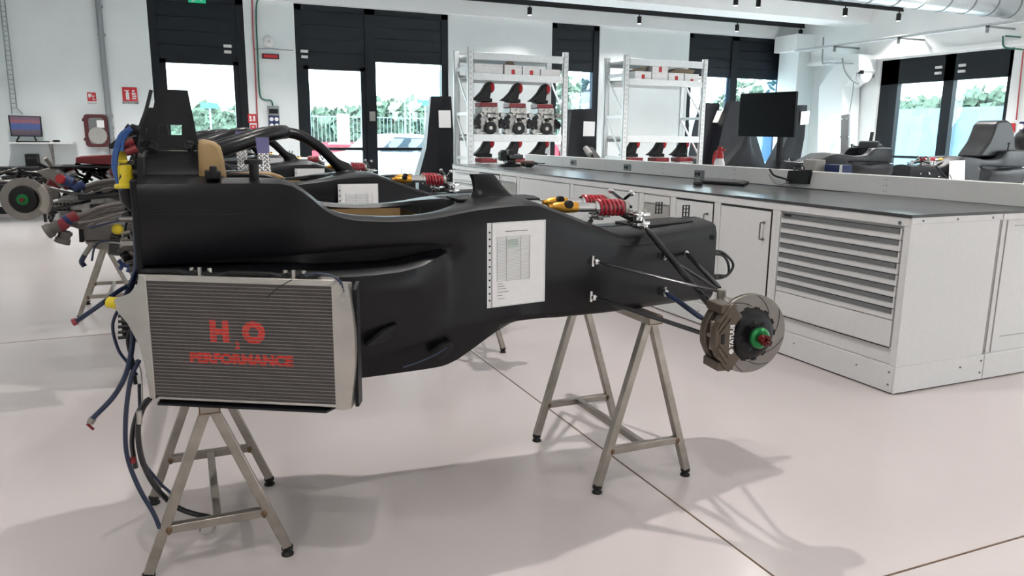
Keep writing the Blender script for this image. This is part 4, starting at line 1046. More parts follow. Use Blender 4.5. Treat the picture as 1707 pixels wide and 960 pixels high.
# ================================================================== TRESTLES
def trestle(xc, hs, ya, yb_, h, label, grp=None):
    t = thing('steel_trestle', (xc, (ya+yb_)/2, 0), label, 'trestle', grp)
    w_ = .030
    MB().box(xc-.03, xc+.03, ya-.04, yb_+.04, h-.035, h).build('top_bar', 'steel', t, bev=.003)
    zc = .165
    for y in (ya, yb_):
        ye = y-.0415 if y == ya else y+.0405
        MB().box(xc-.03, xc+.03, ye, ye+.001, h-.006, h-.002).box(xc-.03, xc+.03, ye, ye+.001, h-.034, h-.030).box(xc-.03, xc-.026, ye, ye+.001, h-.03, h-.006).box(xc+.026, xc+.03, ye, ye+.001, h-.03, h-.006).build('end_weld', 'weld', t, smooth=False)
        for s in (-1, 1):
            a, b = Vector((xc+s*.012, y, h-.035)), Vector((xc+s*hs, y, .03))
            lg = MB().bar(a, b, w_, w_, up=(0, 1, 0)).build('leg', 'steel', t, bev=.003)
            MB().lathe([(0, .020), (.006, .020), (.014, .013), (.018, .013), (.020, .019), (.030, .019)], (b.x, y, 0), (0, 0, 1), 16).build('rubber_foot', 'black', lg)
            q = a+(b-a)*((a.z-zc)/(a.z-b.z)); MB().ball((q.x-s*.012, q.y, q.z), .016, .019, .021, 8).build('weld_seam', 'weld', lg)
        k = hs*(h-.035-zc)/(h-.065)-.012
        MB().box(xc-k, xc+k, y-.013, y+.013, zc-.014, zc+.014).build('crossbar', 'steel', t, bev=.003)
    MB().box(xc-.013, xc+.013, ya+.013, yb_-.013, zc-.013, zc+.013).build('stretcher', 'steel', t, bev=.003)
    return t
tf = trestle(1.60, .205, 2.37, 2.92, .695, 'front brushed steel trestle under the nose of the nearest chassis')
trr = trestle(.03, .205, 2.37, 2.92, .562, 'rear brushed steel trestle below the radiator of the nearest chassis')
# hook under the crossbar
MB().tube(spline([(-.02, 2.37, .148), (-.02, 2.37, .135), (0, 2.37, .128), (.02, 2.37, .138), (.02, 2.37, .15)]), .003, 6).build('wire_hook', 'steel', trr)
for i, (dy, nm) in enumerate(((1.93, 'second'), (3.87, 'third'), (5.9, 'fourth'), (7.9, 'last'))):
    dup(tf, (1.60, 2.645+dy, 0), 'front steel trestle under the nose of the %s car in line' % nm)
    dup(trr, (.03 if i != 1 else -.55, 2.645+dy, 0), 'rear steel trestle under the %s car in line' % nm, skip=('wire_hook',))
for (x, y, nm) in ((xa+.12, 9.6, 'left'), (xb+.12, 7.6, 'right')):
    dup(tf, (x-1.60, y, 0), 'steel trestle under the nose of the %s car beyond the bench' % nm); dup(trr, (x-.03, y, 0), 'steel trestle under the rear of the %s car beyond the bench' % nm, skip=('wire_hook',))

# ================================================================== BENCH
XB, YB0, YB1, ZT = 3.44, 2.775, 10.05, .973
XM, XE = 4.15, 5.45
def cabinet(y0, y1, label, kind, x0=XB, x1=XM-.004):
    t = thing('bench_cabinet', ((x0+x1)/2, (y0+y1)/2, 0), label, 'cabinet')
    ZB, ZU = .155, .955
    body = MB().box(x0+.02, x1, y0+.002, y1-.002, ZB, ZU).build('carcass', 'white', t, bev=.003)
    MB().box(x0+.004, x0+.022, y0, y0+.035, ZB, ZU-.03).box(x0+.004, x0+.022, y1-.035, y1, ZB, ZU-.03).box(x0, x0+.022, y0, y1, ZU-.045, ZU).build('front_frame', 'white', t, bev=.002)
    MB().box(x0, x0+.02, y0+.001, y1-.001, .008, ZB).build('plinth', 'white', t, bev=.002)
    for yy in (y0+.25*(y1-y0), y0+.75*(y1-y0)): MB().cyl((x0, yy, .10), (x0-.003, yy, .10), .005, n=8).build('plinth_screw', 'grey', t)
    ia, ib = y0+.045, y1-.045
    if kind == 'drawers':
        n = 8; z1 = .895; hh = .0615
        for i in range(n):
            za = z1-(i+1)*hh; zb_ = z1-i*hh
            d = MB().box(x0+.003, x0+.02, ia, ib, za+.002, zb_-.002).build('drawer', 'white', t, bev=.001)
            MB().prism([(x0-.004, ia+.01, zb_-.026), (x0-.004, ia+.01, zb_-.002), (x0+.006, ia+.01, zb_-.002), (x0+.006, ia+.01, zb_-.030)], (0, ib-ia-.02, 0)).build('drawer_pull', 'grey', d, smooth=False)
            MB().box(x0-.001, x0+.004, ia+.01, ib-.01, zb_-.002, zb_+.0015).build('finger_gap', 'void', d, smooth=False)
        MB().box(x0+.003, x0+.02, ia, ib, .255, z1-n*hh-.003).build('lower_drawer', 'white', t, bev=.001)
        MB().box(x0+.001, x0+.004, ia, ib, .248, .253).build('shadow_gap', 'void', t, smooth=False)
        MB().cyl((x0+.004, y0+.06, .925), (x0-.004, y0+.06, .925), .010, n=14).build('lock', 'grey', t)
        MB().box(x0-.0055, x0-.004, ib-.09, ib-.03, .880, .892).build('name_plate', 'black', t)
    elif kind == 'door':
        MB().box(x0+.001, x0+.02, ia, ib, ZB+.05, ZU-.06).build('door', 'white', t, bev=.002)
        MB().box(x0+.0, x0+.02, ia, ib, ZU-.058, ZU-.048).box(x0+.001, x0+.02, ia-.006, ia, ZB+.05, ZU-.06).build('shadow_gap', 'void', t, smooth=False)
        hy = ia+.055
        MB().tube([(x0, hy, .82), (x0-.030, hy, .82), (x0-.034, hy, .812), (x0-.034, hy, .718), (x0-.030, hy, .71), (x0, hy, .71)], .005, 8).cyl((x0+.001, hy, .82), (x0-.006, hy, .82), .009, n=10).cyl((x0+.001, hy, .71), (x0-.006, hy, .71), .009, n=10).build('door_handle', 'grey', t)
    elif kind == 'niche':
        MB().box(x0+.001, x0+.02, ia, ib, .84, .90).build('drawer', 'white', t, bev=.002)
        MB().box(x0+.0015, x0+.004, ia, ib, .30, .83).build('open_niche', 'greyw', t, smooth=False)
    elif kind == 'open':
        MB().box(x0+.001, x0+.02, ia, ib, .70, .90).build('drawer_front', 'white', t, bev=.002)
        MB().box(x0+.001, x0+.004, ia, ib, .692, .697).build('shadow_gap', 'void', t, smooth=False)
        MB().box(x0+.001, x0+.02, ia, ib, .20, .688).build('drawer_front', 'white', t, bev=.002)
    elif kind == 'small':
        for i in range(5): MB().box(x0+.001, x0+.02, ia, ib, .25+i*.13, .25+i*.13+.12).build('drawer_front', 'white', t, bev=.002); MB().box(x0-.012, x0+.001, ia+.1, ib-.1, .25+i*.13+.09, .25+i*.13+.1).build('drawer_pull', 'grey', t)
    return t
mods = [(2.775, 3.745, 'drawers', 'white cabinet with eight grey drawer pulls at the near bench corner'), (3.745, 4.33, 'door', 'white bench cabinet door directly left of the drawer unit'),
        (4.33, 4.86, 'door', 'second white bench cabinet door from the drawer unit'), (4.86, 5.30, 'niche', 'white bench cabinet with a grey open niche behind the shock absorbers'),
        (5.30, 6.52, 'open', 'wide white bench cabinet behind the red coil springs'), (6.52, 7.80, 'open', 'wide white bench cabinet right of the grey niche by the fin'),
        (7.80, 8.30, 'niche', 'narrow white bench cabinet with grey niche beside the fin'), (8.30, 9.05, 'door', 'white bench cabinet door left of the fin'), (9.05, 10.04, 'small', 'white drawer unit at the far end of the bench')]
for a, b, k_, lab in mods: cabinet(a, b, lab, k_)
# end panels
bench_end = MB().box(XB, XM-.006, YB0-.012, YB0-.0, .008, .155).box(XB+.02, XM-.02, YB0-.008, YB0+.0, .155, .935).box(XB, XM-.006, YB0-.012, YB0+.0, .925, .958).box(XB, XB+.05, YB0-.010, YB0, .155, .93)\
    .build('bench_end_panel', 'white', label='white end panel of the bench below the worktop corner', cat='panel', bev=.002)
bp = thing('rear_cabinet', ((XM+XE)/2, YB0+.5, 0), 'white cabinet at the right edge, back to back with the drawer unit', 'cabinet')
MB().box(XM, XE, YB0+.0, YB0+1.2, .155, .955).build('carcass', 'white', bp, bev=.002)
MB().box(XM, XE, YB0-.012, YB0, .008, .155).build('plinth', 'white', bp, bev=.002)
MB().box(XM, XE, YB0-.012, YB0, .925, .958).build('top_rail', 'white', bp, bev=.002)
MB().box(XM+.12, XE-.1, YB0-.004, YB0, .245, .248).box(XM+.12, XE-.1, YB0-.004, YB0, .885, .888).box(XM+.05, XM+.056, YB0-.004, YB0, .16, .92).box(XM+.004, XM+.01, YB0-.004, YB0, .16, .92).build('panel_gap', 'greyw', bp, smooth=False)
sc = MB()
for x, z in ((3.52, .94), (3.78, .94), (4.06, .94), (3.95, .10), (4.12, .12), (4.12, .05)): sc.cyl((x, YB0-.012, z), (x, YB0-.016, z), .006, n=8)
for y, z in ((2.80, .12), (2.80, .05)): sc.cyl((XB, y, z), (XB-.004, y, z), .006, n=8)
sc.build('panel_screws', 'grey', bench_end)
MB().box(XM+.01, XE, YB0+1.25, YB1, .155, .955).box(XM+.01, XE, YB0+1.25, YB1, .01, .15).build('rear_cabinet_row', 'white', label='white rear row of cabinets under the far half of the worktop', cat='cabinet', bev=.003)
wt = thing('worktop', ((XB+XE)/2, (YB0+YB1)/2, .958), 'long dark grey worktop running along the white bench', 'worktop')
MB().box(XB-.008, XE, YB0-.014, 4.15, .958, ZT).build('top_board', 'wtop', wt, bev=.002)
MB().box(XB-.004, XE, 4.152, YB1, .958, ZT-.004).build('top_board', 'wtop', wt, bev=.002)
XRR = 4.5
rs = thing('bench_divider', (XRR+.05, 6, ZT), 'long low white divider with sockets standing along the worktop', 'divider')
MB().box(XRR, XRR+.09, YB0+.02, 9.95, ZT-.0, 1.105).build('divider_board', 'white', rs, bev=.003)
dd = MB()
for a in (1440, 1230, 988, 925, 1105):
    pass
for yy in (3.86, 5.45, 6.55, 7.7, 8.8):
    for z in (1.0, 1.04, 1.08):
        for o_ in (-.012, .012): dd.cyl((XRR+.001, yy+o_, z), (XRR-.002, yy+o_, z), .004, n=6)
dd.build('divider_screws', 'grey', rs)
for (a, b) in ((956, 271), (1046, 279), (1166, 290)):
    c = P(a, b, x=XRR); s_ = MB().box(XRR-.006, XRR, c.y-.075, c.y+.075, c.z-.035, c.z+.035).build('socket_plate', 'grey', rs, bev=.004)
    MB().cyl((XRR-.006, c.y, c.z), (XRR-.010, c.y, c.z), .018, n=12).cyl((XRR-.006, c.y+.045, c.z), (XRR-.010, c.y+.045, c.z), .014, n=12).build('socket_face', 'void', s_)
# monitor on post
mn = thing('monitor', (XRR, 5.02, 1.10), 'large black monitor on a black post behind the divider', 'monitor')
mc = [P(1234, 156, x=4.50), P(1327, 152, x=4.42), P(1322, 229, x=4.42), P(1230, 227, x=4.50)]
MB().prism(mc, (.035, .01, 0)).build('screen', 'screen', mn, bev=.004)
MB().prism([mc[0]+Vector((.03, -.08, -.02)), mc[1]+Vector((.03, .06, -.02)), mc[2]+Vector((.03, .06, .02)), mc[3]+Vector((.03, -.08, .02))], (.03, 0, 0)).build('rear_housing', 'black', mn, bev=.006)
mp_ = P(1283, 285, x=4.49)
MB().box(4.56, 4.595, mp_.y-.02, mp_.y+.02, ZT, 1.62).box(4.535, 4.56, mp_.y-.05, mp_.y+.05, 1.45, 1.6).box(4.591, 4.68, mp_.y-.06, mp_.y+.06, ZT, ZT+.012).build('post', 'black', mn, bev=.004)
MB().tube(spline(px([(1283, 282), (1290, 292), (1305, 297), (1316, 300)], x=4.44)), .008, 8).build('power_cable', 'black', mn)
MB().tube(spline(px([(1282, 290), (1289, 303), (1301, 308), (1314, 303)], x=4.43)), .005, 8).build('grey_cable', 'greyw', mn)
# devices on the worktop
bx = thing('mini_computer', P(1329, 299, x=4.46), 'small black box leaning on the divider right of the monitor post', 'computer')
MB().prism(px([(1314, 284), (1351, 283), (1346, 307), (1309, 306)], x=4.47), (.025, 0, 0)).build('case', 'black', bx, bev=.003)
MB().tube(spline(px([(1324, 284), (1328, 276), (1339, 277), (1341, 285)], x=4.46)), .005, 8).build('carry_loop', 'black', bx)
kb = P(1190, 303, z=ZT)
k1, k2, k3, k4 = [P(*q, z=ZT+.0) for q in ((1157, 304), (1240, 310), (1250, 304), (1170, 299))]
kk = thing('keyboard', k1, 'flat black keyboard on the worktop left of the monitor', 'keyboard')
MB().prism([k1, k2, k3, k4], (0, 0, .018)).build('keyboard_body', 'black', kk, bev=.004)
MB().prism([k1*.92+k3*.08+Vector((0, 0, .018)), k2*.92+k4*.08+Vector((0, 0, .018)), k3*.92+k1*.08+Vector((0, 0, .018)), k4*.92+k2*.08+Vector((0, 0, .018))], (0, 0, .004)).build('keys', 'gloss', kk, smooth=False)
c = P(1163, 309, z=ZT); MB().rings([[(c.x+r_*.035*math.cos(t), c.y+r_*.05*math.sin(t), ZT+z) for t in [2*PI*k/14 for k in range(14)]] for r_, z in ((.9, 0), (1, .012), (.8, .028), (.4, .036))]).build('computer_mouse', 'black', label='black mouse beside the keyboard on the worktop', cat='mouse')
# blue box behind divider
bz = thing('blue_box', P(1392, 280, x=4.7), 'small blue and white box standing behind the divider', 'box')
c = P(1392, 282, x=4.72); MB().box(4.70, 4.80, c.y-.09, c.y+.09, ZT, c.z+.035).build('carton', 'blueb', bz, bev=.003); MB().box(4.697, 4.70, c.y-.09, c.y-.065, ZT, c.z+.036).build('white_label', 'paper', bz)
MB().box(4.62, 4.72, c.y+.1, c.y+.24, ZT, 1.19).build('clear_bin', 'greyw', label='grey translucent bin behind the divider beside the blue box', cat='bin', bev=.006)
# spray bottle
sp = P(1196, 275, x=4.7); st_ = thing('spray_bottle', (4.72, sp.y, ZT), 'white pump spray bottle with red head behind the divider', 'spray bottle')
MB().lathe([(0, .05), (.15, .05), (.19, .035), (.20, .018), (.22, .018)], (4.72, sp.y, ZT), (0, 0, 1), 20).build('bottle', 'signw', st_)
MB().lathe([(.19, .038), (.23, .034), (.27, .022), (.30, .020)], (4.72, sp.y, ZT), (0, 0, 1), 16).tube(spline([(4.72, sp.y, ZT+.25), (4.72, sp.y+.06, ZT+.25), (4.72, sp.y+.085, ZT+.2), (4.72, sp.y+.09, ZT+.12)]), .012, 8).cyl((4.72, sp.y, ZT+.27), (4.72, sp.y-.07, ZT+.27), .009, n=8).build('pump_head', 'red', st_)
# vice and drill at the far end
v0 = P(838, 277, z=ZT); vs = thing('bench_vice', v0, 'black bench vice on the worktop at the near end of the far bench', 'vice')
vx, vy = v0.x+.1, v0.y
MB().box(vx-.14, vx+.14, vy-.09, vy+.09, ZT, ZT+.03).box(vx-.06, vx+.06, vy-.06, vy+.06, ZT+.03, ZT+.09).box(vx-.05, vx+.15, vy-.09, vy+.09, ZT+.09, ZT+.15).build('vice_base', 'gloss', vs, bev=.01)
MB().prism([(vx-.14, vy-.05, ZT+.07), (vx-.06, vy-.05, ZT+.07), (vx-.06, vy-.05, ZT+.19), (vx-.10, vy-.05, ZT+.21), (vx-.15, vy-.05, ZT+.17)], (0, .1, 0)).prism([(vx-.04, vy-.05, ZT+.14), (vx+.04, vy-.05, ZT+.14), (vx+.04, vy-.05, ZT+.21), (vx-.03, vy-.05, ZT+.21)], (0, .1, 0)).build('vice_jaw', 'black', vs, bev=.008)
MB().cyl((vx-.22, vy, ZT+.10), (vx-.14, vy, ZT+.10), .012, n=10).cyl((vx-.21, vy-.08, ZT+.10), (vx-.21, vy+.08, ZT+.10), .006, n=8).build('vice_screw', 'chrome', vs)
d0 = P(868, 279, z=ZT); dr = thing('cordless_drill', d0, 'brown and black cordless drill lying right of the vice', 'drill')
MB().cyl((d0.x, d0.y, ZT+.05), (d0.x+.16, d0.y-.04, ZT+.05), .035, n=14).build('motor_housing', 'brown', dr)
MB().cyl((d0.x+.16, d0.y-.04, ZT+.05), (d0.x+.21, d0.y-.052, ZT+.05), .022, .012).cyl((d0.x+.21, d0.y-.052, ZT+.05), (d0.x+.30, d0.y-.07, ZT+.05), .005, n=8).build('chuck', 'gloss', dr)
MB().bar((d0.x+.03, d0.y, ZT+.03), (d0.x+.05, d0.y-.12, ZT+.02), .035, .035).bar((d0.x+.02, d0.y-.11, ZT+.03), (d0.x+.09, d0.y-.15, ZT+.03), .07, .055).build('grip_with_battery', 'black', dr, bev=.008)
# angled device behind divider
c = P(988, 254, x=4.8); t = thing('label_printer', (4.8, c.y, ZT), 'dark tilted device with a grey roll behind the divider', 'device')
MB().bar((4.8, c.y+.12, ZT+.22), (4.8, c.y-.12, ZT+.08), .1, .09).box(4.75, 4.85, c.y-.05, c.y+.05, ZT, ZT+.1).build('device_body', 'black', t, bev=.01)
MB().cyl((4.74, c.y+.08, ZT+.24), (4.74, c.y-.06, ZT+.16), .035, n=14).build('grey_roll', 'greyw', t)

# ================================================================== RACKS
def rack(x0, x1, y0, y1, h, shelves, label):
    t = thing('storage_rack', ((x0+x1)/2, (y0+y1)/2, 0), label, 'rack')
    for x in (x0, x1):
        for y in (y0, y1):
            p = MB().box(x-.045, x+.045, y-.03, y-.024, 0, h).box(x-.045, x-.039, y-.03, y+.03, 0, h).box(x+.039, x+.045, y-.03, y+.03, 0, h).build('post', 'galv', t, smooth=False)
            hl = MB()
            if y == y0:
                for k in range(int(h/.08)): hl.box(x-.016, x+.016, y-.0315, y-.0295, .05+k*.08, .085+k*.08)
                hl.build('post_slots', 'wallg', p, smooth=False)
        for z0_, z1_ in ((.3, 1.0), (1.0, 1.7), (1.7, 2.4)):
            MB().bar((x, y0, z0_), (x, y1, z1_), .02, .03).build('brace', 'galv', t)
            MB().bar((x, y0, z1_), (x, y1, z1_), .02, .05).build('brace', 'galv', t)
    for z in shelves:
        b = MB().box(x0+.045, x1-.045, y0-.025, y0+.015, z-.06, z+.05).box(x0+.045, x1-.045, y1-.015, y1+.025, z-.06, z+.05).build('shelf_beam', 'galv', t, bev=.004)
        MB().box(x0+.045, x1-.045, y0+.015, y1-.015, z-.01, z+.02).build('shelf_deck', 'wallg', b, smooth=False)
    return t
RY0, RY1 = 11.5, 12.15
rack(4.24, 5.90, RY0, RY1, 2.70, (.45, 1.33, 2.27, 2.58), 'white galvanised rack with engines, left of the other rack')
rack(7.06, 8.68, RY0, RY1, 2.72, (.45, 1.33, 2.29, 2.62), 'white galvanised rack with empty middle shelf, right of the other rack')
def engine(x, y, z, label, grp):
    t = thing('car_engine', (x, y, z), label, 'engine', grp)
    MB().box(x-.17, x+.17, y-.15, y+.15, z+.06, z+.36).box(x-.19, x+.19, y-.17, y+.17, z, z+.05).box(x-.15, x+.15, y-.17, y+.14, z+.36, z+.46).build('engine_block', 'eng', t, bev=.015)
    MB().box(x-.15, x+.14, y-.15, y+.13, z+.46, z+.53).build('valve_cover', 'red2', t, bev=.01)
    MB().cyl((x, y-.17, z+.13), (x, y-.21, z+.13), .10, n=24).build('crank_pulley', 'black', t)
    MB().cyl((x, y-.215, z+.13), (x, y-.21, z+.13), .03, n=12).build('pulley_bolt', 'alu', t)
    for a, b, r in ((-.22, .22, .06), (.21, .18, .055), (-.21, .08, .05), (.22, .34, .04)):
        MB().cyl((x+a, y-.19, z+b), (x+a, y-.08, z+b), r, n=16).build('ancillary', 'black' if r > .052 else 'eng', t)
    rnd = random.Random(int(x*100)); k = MB(); k2 = MB()
    for i in range(16): 
        cx, cz = x+rnd.uniform(-.15, .15), z+rnd.uniform(.2, .44); k.cyl((cx, y-.19, cz), (cx, y-.15, cz), rnd.uniform(.01, .03), n=8)
    for i in range(12):
        cx, cz = x+rnd.uniform(-.26, .26), z+rnd.uniform(.05, .44); k2.cyl((cx, y-.20, cz), (cx, y-.15, cz), rnd.uniform(.01, .035), n=8)
    k.build('casting_bosses', 'alu', t); k2.build('rubber_mounts', 'black', t)
    # intake horn, leaning up to the right, red cap
    o = [(-.30, .64), (-.16, .62), (-.04, .61), (.05, .66), (.07, .76), (.11, .88), (.10, .98), (.05, 1.02), (-.02, .96), (-.10, .82), (-.20, .71)]
    sc_ = .78
    hn = MB().prism([(x+a*sc_*1.1-.0, y-.06, z+.54+(b-.60)*sc_) for a, b in o], (0, .13, 0)).box(x-.16, x+.08, y-.08, y+.08, z+.54, z+.60).build('intake_horn', 'black', t, bev=.015)
    MB().ball((x+.085, y-.01, z+.54+.30*sc_), .05, .075, .085, 12).build('horn_cap', 'red', hn)
    return t
e0 = None
k = 0
for (rx, row, xs, z) in (('left', 'middle', (4.62, 5.12, 5.62), 1.35), ('left', 'lower', (4.62, 5.12, 5.62), .47), ('right', 'lower', (7.42, 7.98, 8.48), .47)):
    for j, x in enumerate(xs):
        lab = '%s engine with red capped horn, %s shelf of the %s rack' % (['left', 'middle', 'right'][j], row, rx)
        if e0 is None: e0 = engine(x, 11.78, z, lab, 'engines on the racks')
        else: dup(e0, (x, 11.78, z), lab)
def carton(x0, x1, y0, y1, z0, z1, label, mark=0, grp=None, flap=False):
    t = thing('white_carton', ((x0+x1)/2, (y0+y1)/2, z0), label, 'box', grp)
    MB().box(x0, x1, y0, y1, z0, z1).build('carton_body', 'signw', t, bev=.004)
    MB().box(x0+.004, x1-.004, y0-.002, y0, (z0+z1)/2+.05, (z0+z1)/2+.053).build('carton_seam', 'wallg', t)
    if mark: MB().box((x0+x1)/2-.03, (x0+x1)/2+.03, y0-.003, y0-.001, z0+.01, z0+mark).build('red_mark', 'red', t)
    if flap: MB().prism([(x0+.02, y0+.05, z1), (x1-.1, y0+.05, z1), (x1-.16, y0+.10, z1+.13), (x0+.1, y0+.10, z1+.1)], (0, .01, 0)).build('open_flap', 'card', t, smooth=False)
z_ = 2.295
for j, (a, b, h, mk, lab) in enumerate(((4.32, 4.80, .17, 0, 'plain white carton at the left end of the left rack top shelf'), (4.83, 5.13, .17, .10, 'white carton with a red mark, second on the left rack top shelf'), (5.15, 5.45, .16, .10, 'white carton with a red mark, third on the left rack top shelf'), (5.47, 5.82, .13, .03, 'low white carton at the right end of the left rack top shelf'))):
    carton(a, b, 11.52, 11.95, z_, z_+h, lab, mk, None, j == 1)
z_ = 2.315
for (a, b, z0, h, mk, lab) in ((7.25, 7.58, 0, .15, .10, 'leftmost white carton with red mark on the right rack top shelf'), (7.60, 7.92, 0, .14, .0, 'white carton under the raised one on the right rack'), (7.60, 7.92, .142, .14, .10, 'white carton stacked on top of another on the right rack'), (7.94, 8.26, 0, .15, .10, 'white carton with red mark right of the stacked pair'), (8.28, 8.58, 0, .15, .06, 'rightmost white carton on the right rack top shelf')):
    carton(a, b, 11.52, 11.95, z_+z0, z_+z0+h, lab, mk)
MB().prism([(7.2, 11.6, 2.47), (7.5, 11.6, 2.50), (7.55, 11.6, 2.56), (7.2, 11.6, 2.48)], (0, .25, 0)).build('cardboard_sheet', 'card', label='brown cardboard sheet lying on the leftmost carton of the right rack', cat='cardboard', smooth=False)
MB().prism([(7.96, 11.6, 2.47), (8.5, 11.6, 2.47), (8.55, 11.6, 2.54), (8.2, 11.6, 2.56)], (0, .25, 0)).build('cardboard_sheet', 'card', label='brown cardboard sheet lying on the right cartons of the right rack', cat='cardboard', smooth=False)

# ================================================================== UPRIGHT BODYWORK AGAINST THE WINDOWS
def upright(out, y, label, depth=.45, sheet=None, lean=.12, curve=0.):
    pts = px(out, y=y); lo = min(p.z for p in pts); c = sum((p.x for p in pts))/len(pts)
    t = thing('floor_panel', (c, y+.2, 0), label, 'body panel')
    # left and right edge lists: first half runs up the left side, second half down the right
    n = len(pts)//2; L = pts[:n]; R_ = pts[n:][::-1]
    L = [Vector((L[0].x-(L[1].x-L[0].x)*0-.05, y, 0))]+L; R_ = [Vector((R_[0].x+.05, y, 0))]+R_
    rg = []
    for a, b in zip(L, R_):
        zz = a.z; f = max(0, 1-zz/2.2); dd = depth*(.35+.65*f); oy = lean*zz/2
        rg.append([(a.x, y+oy, a.z), ((a.x*.7+b.x*.3), y+oy-.03, (a.z*.7+b.z*.3)), ((a.x*.3+b.x*.7), y+oy-.03, (a.z*.3+b.z*.7)), (b.x, y+oy, b.z), (b.x-.02, y+oy+dd, b.z), (a.x+.02, y+oy+dd, a.z)])
    MB().rings(rg).build('panel_shell', 'carbon2', t, ang=30)
    if sheet:
        q = px(sheet, y=y+lean*.75-.05); MB().prism(q, (0, .004, 0)).build('taped_sheet', 'paper', t, smooth=False)
    return t
upright([(700, 292), (713, 245), (722, 160), (756, 160), (757, 205), (764, 292)], 12.6, 'dark upright body panel with a taped sheet, left of the engine rack', sheet=[(731, 184), (751, 184), (752, 213), (732, 213)])
upright([(948, 270), (952, 230), (958, 182), (996, 181), (996, 225), (996, 270)], 12.6, 'dark upright body panel between the two racks', sheet=[(973, 202), (992, 203), (991, 227), (972, 227)])
upright([(1162, 280), (1170, 215), (1180, 171), (1206, 172), (1203, 215), (1202, 280)], 12.9, 'dark upright body panel right behind the right rack', sheet=[(1196, 184), (1206, 186), (1203, 205), (1188, 204)])
upright([(1192, 282), (1210, 212), (1226, 168), (1240, 168), (1262, 212), (1280, 282)], 12.6, 'wide dark upright body panel behind the monitor, left side')
upright([(1292, 282), (1318, 228), (1332, 175), (1353, 175), (1346, 228), (1334, 282)], 12.6, 'dark upright body panel right of the monitor', sheet=[(1336, 186), (1350, 185), (1348, 207), (1334, 208)])
upright([(1205, 285), (1240, 245), (1248, 225), (1256, 225), (1258, 245), (1275, 285)], 11.0, 'low grey nose cone standing behind the divider left of the monitor post', depth=.3)

# ================================================================== WALL FITTINGS
YW = YB-.002
def wall_sign(q, label, items, cat='sign', mt='sign', txt=None):
    a, b = P(q[0], q[1], y=YW), P(q[2], q[3], y=YW)
    t = thing('wall_sign', ((a.x+b.x)/2, YW, b.z), label, cat)
    MB().box(a.x, b.x, YW-.008, YW, b.z, a.z).build('sign_plate', mt, t, bev=.002)
    W_, H_ = b.x-a.x, a.z-b.z
    k = MB()
    for (u0, v0, u1, v1) in items: k.box(a.x+u0*W_, a.x+u1*W_, YW-.010, YW-.008, b.z+v0*H_, b.z+v1*H_)
    k.build('pictogram', 'signw', t, bev=.003)
    if txt: text(txt, 'sign_lettering', H_*.2, ((a.x+b.x)/2, YW-.004, b.z-H_*.12), (1, 0, 0), (0, 0, 1), 'ink', t, bold=.002, sx=1.05)
    return t
wall_sign((145, 154, 161, 169), 'small red fire hose sign above the hose cabinet', [(.1, .5, .5, .85), (.15, .3, .28, .5), (.55, .55, .85, .65), (.6, .15, .7, .5), (.6, .15, .9, .25)])
MB().box(P(146, 171, y=YW).x, P(161, 171, y=YW).x, YW-.004, YW, P(150, 173, y=YW).z, P(150, 171.5, y=YW).z).build('sign_caption', 'wallg', label='thin white caption strip under the fire hose sign', cat='caption')
wall_sign((203, 145, 230, 169), 'red extinguisher sign captioned ESTINTORE', [(.22, .1, .45, .62), (.27, .62, .4, .72), (.15, .72, .45, .78), (.62, .15, .9, .25), (.66, .3, .92, .42), (.62, .48, .9, .6), (.66, .66, .82, .8)], txt='ESTINTORE')
wall_sign((413, 190, 428, 205), 'red alarm sign right of the leftmost window', [(.15, .45, .4, .8), (.15, .2, .5, .4), (.6, .2, .85, .8)])
wall_sign((417, 208, 427, 215), 'tiny red call point plate under the alarm sign', [(.3, .35, .7, .65)])
a = P(314, 4, y=YW-.1)
t = thing('exit_sign', (a.x+.15, YB-.10, a.z), 'green running man exit sign above the leftmost window', 'sign')
xa0, xa1 = P(314, 3, y=YB-.1).x, P(343, 3, y=YB-.1).x
MB().box(xa0, xa1, YB-.12, YB-.10, a.z, a.z+.18).box(xa0+.1, xa1-.1, YB-.10, YB+.03, a.z+.05, a.z+.15).build('light_box', 'signg', t, bev=.003)
MB().box(xa0+.05, xa0+.10, YB-.123, YB-.12, a.z+.02, a.z+.15).prism([(xa1-.12, YB-.123, a.z+.09), (xa1-.04, YB-.123, a.z+.09), (xa1-.08, YB-.123, a.z+.03)], (0, .003, 0)).build('pictogram', 'signw', t)
# hose reel cabinet
a, b = P(138, 190, y=YB-.2), P(182, 245, y=YB-.2)
t = thing('fire_hose_cabinet', ((a.x+b.x)/2, YB-.1, b.z), 'dark red fire hose cabinet with a clear front on the back wall', 'fire cabinet')
def rrect(x0, x1, z0, z1, y, r, n=5):
    o = []
    for cx, cz, t0 in ((x1-r, z1-r, 0), (x0+r, z1-r, 90), (x0+r, z0+r, 180), (x1-r, z0+r, 270)):
        for i in range(n+1): an = math.radians(t0+90*i/n); o.append((cx+r*math.cos(an), y, cz+r*math.sin(an)))
    return o
MB().prism(rrect(a.x, b.x, b.z, a.z, YB-.2, .06), (0, .198, 0)).build('cabinet_shell', 'reelred', t, bev=.01)
MB().prism(rrect(a.x+.07, b.x-.05, b.z+.05, a.z-.06, YB-.206, .05), (0, .006, 0)).build('front_window', 'reelglass', t)
MB().lathe([(0, .14), (.01, .14), (.012, .10), (.004, .03), (.004, 0)], ((a.x+b.x)/2+.02, YB-.206, b.z+.19), (0, -1, 0), 28).build('hose_reel', 'greyw', t)
MB().box((a.x+b.x)/2+.02, (a.x+b.x)/2+.13, YB-.212, YB-.206, a.z-.22, a.z-.1).build('instruction_plate', 'signw', t)
for z in (a.z-.12, b.z+.1): MB().box(a.x-.025, a.x+.01, YB-.17, YB-.14, z, z+.05).build('hinge', 'reelred', t, bev=.004)
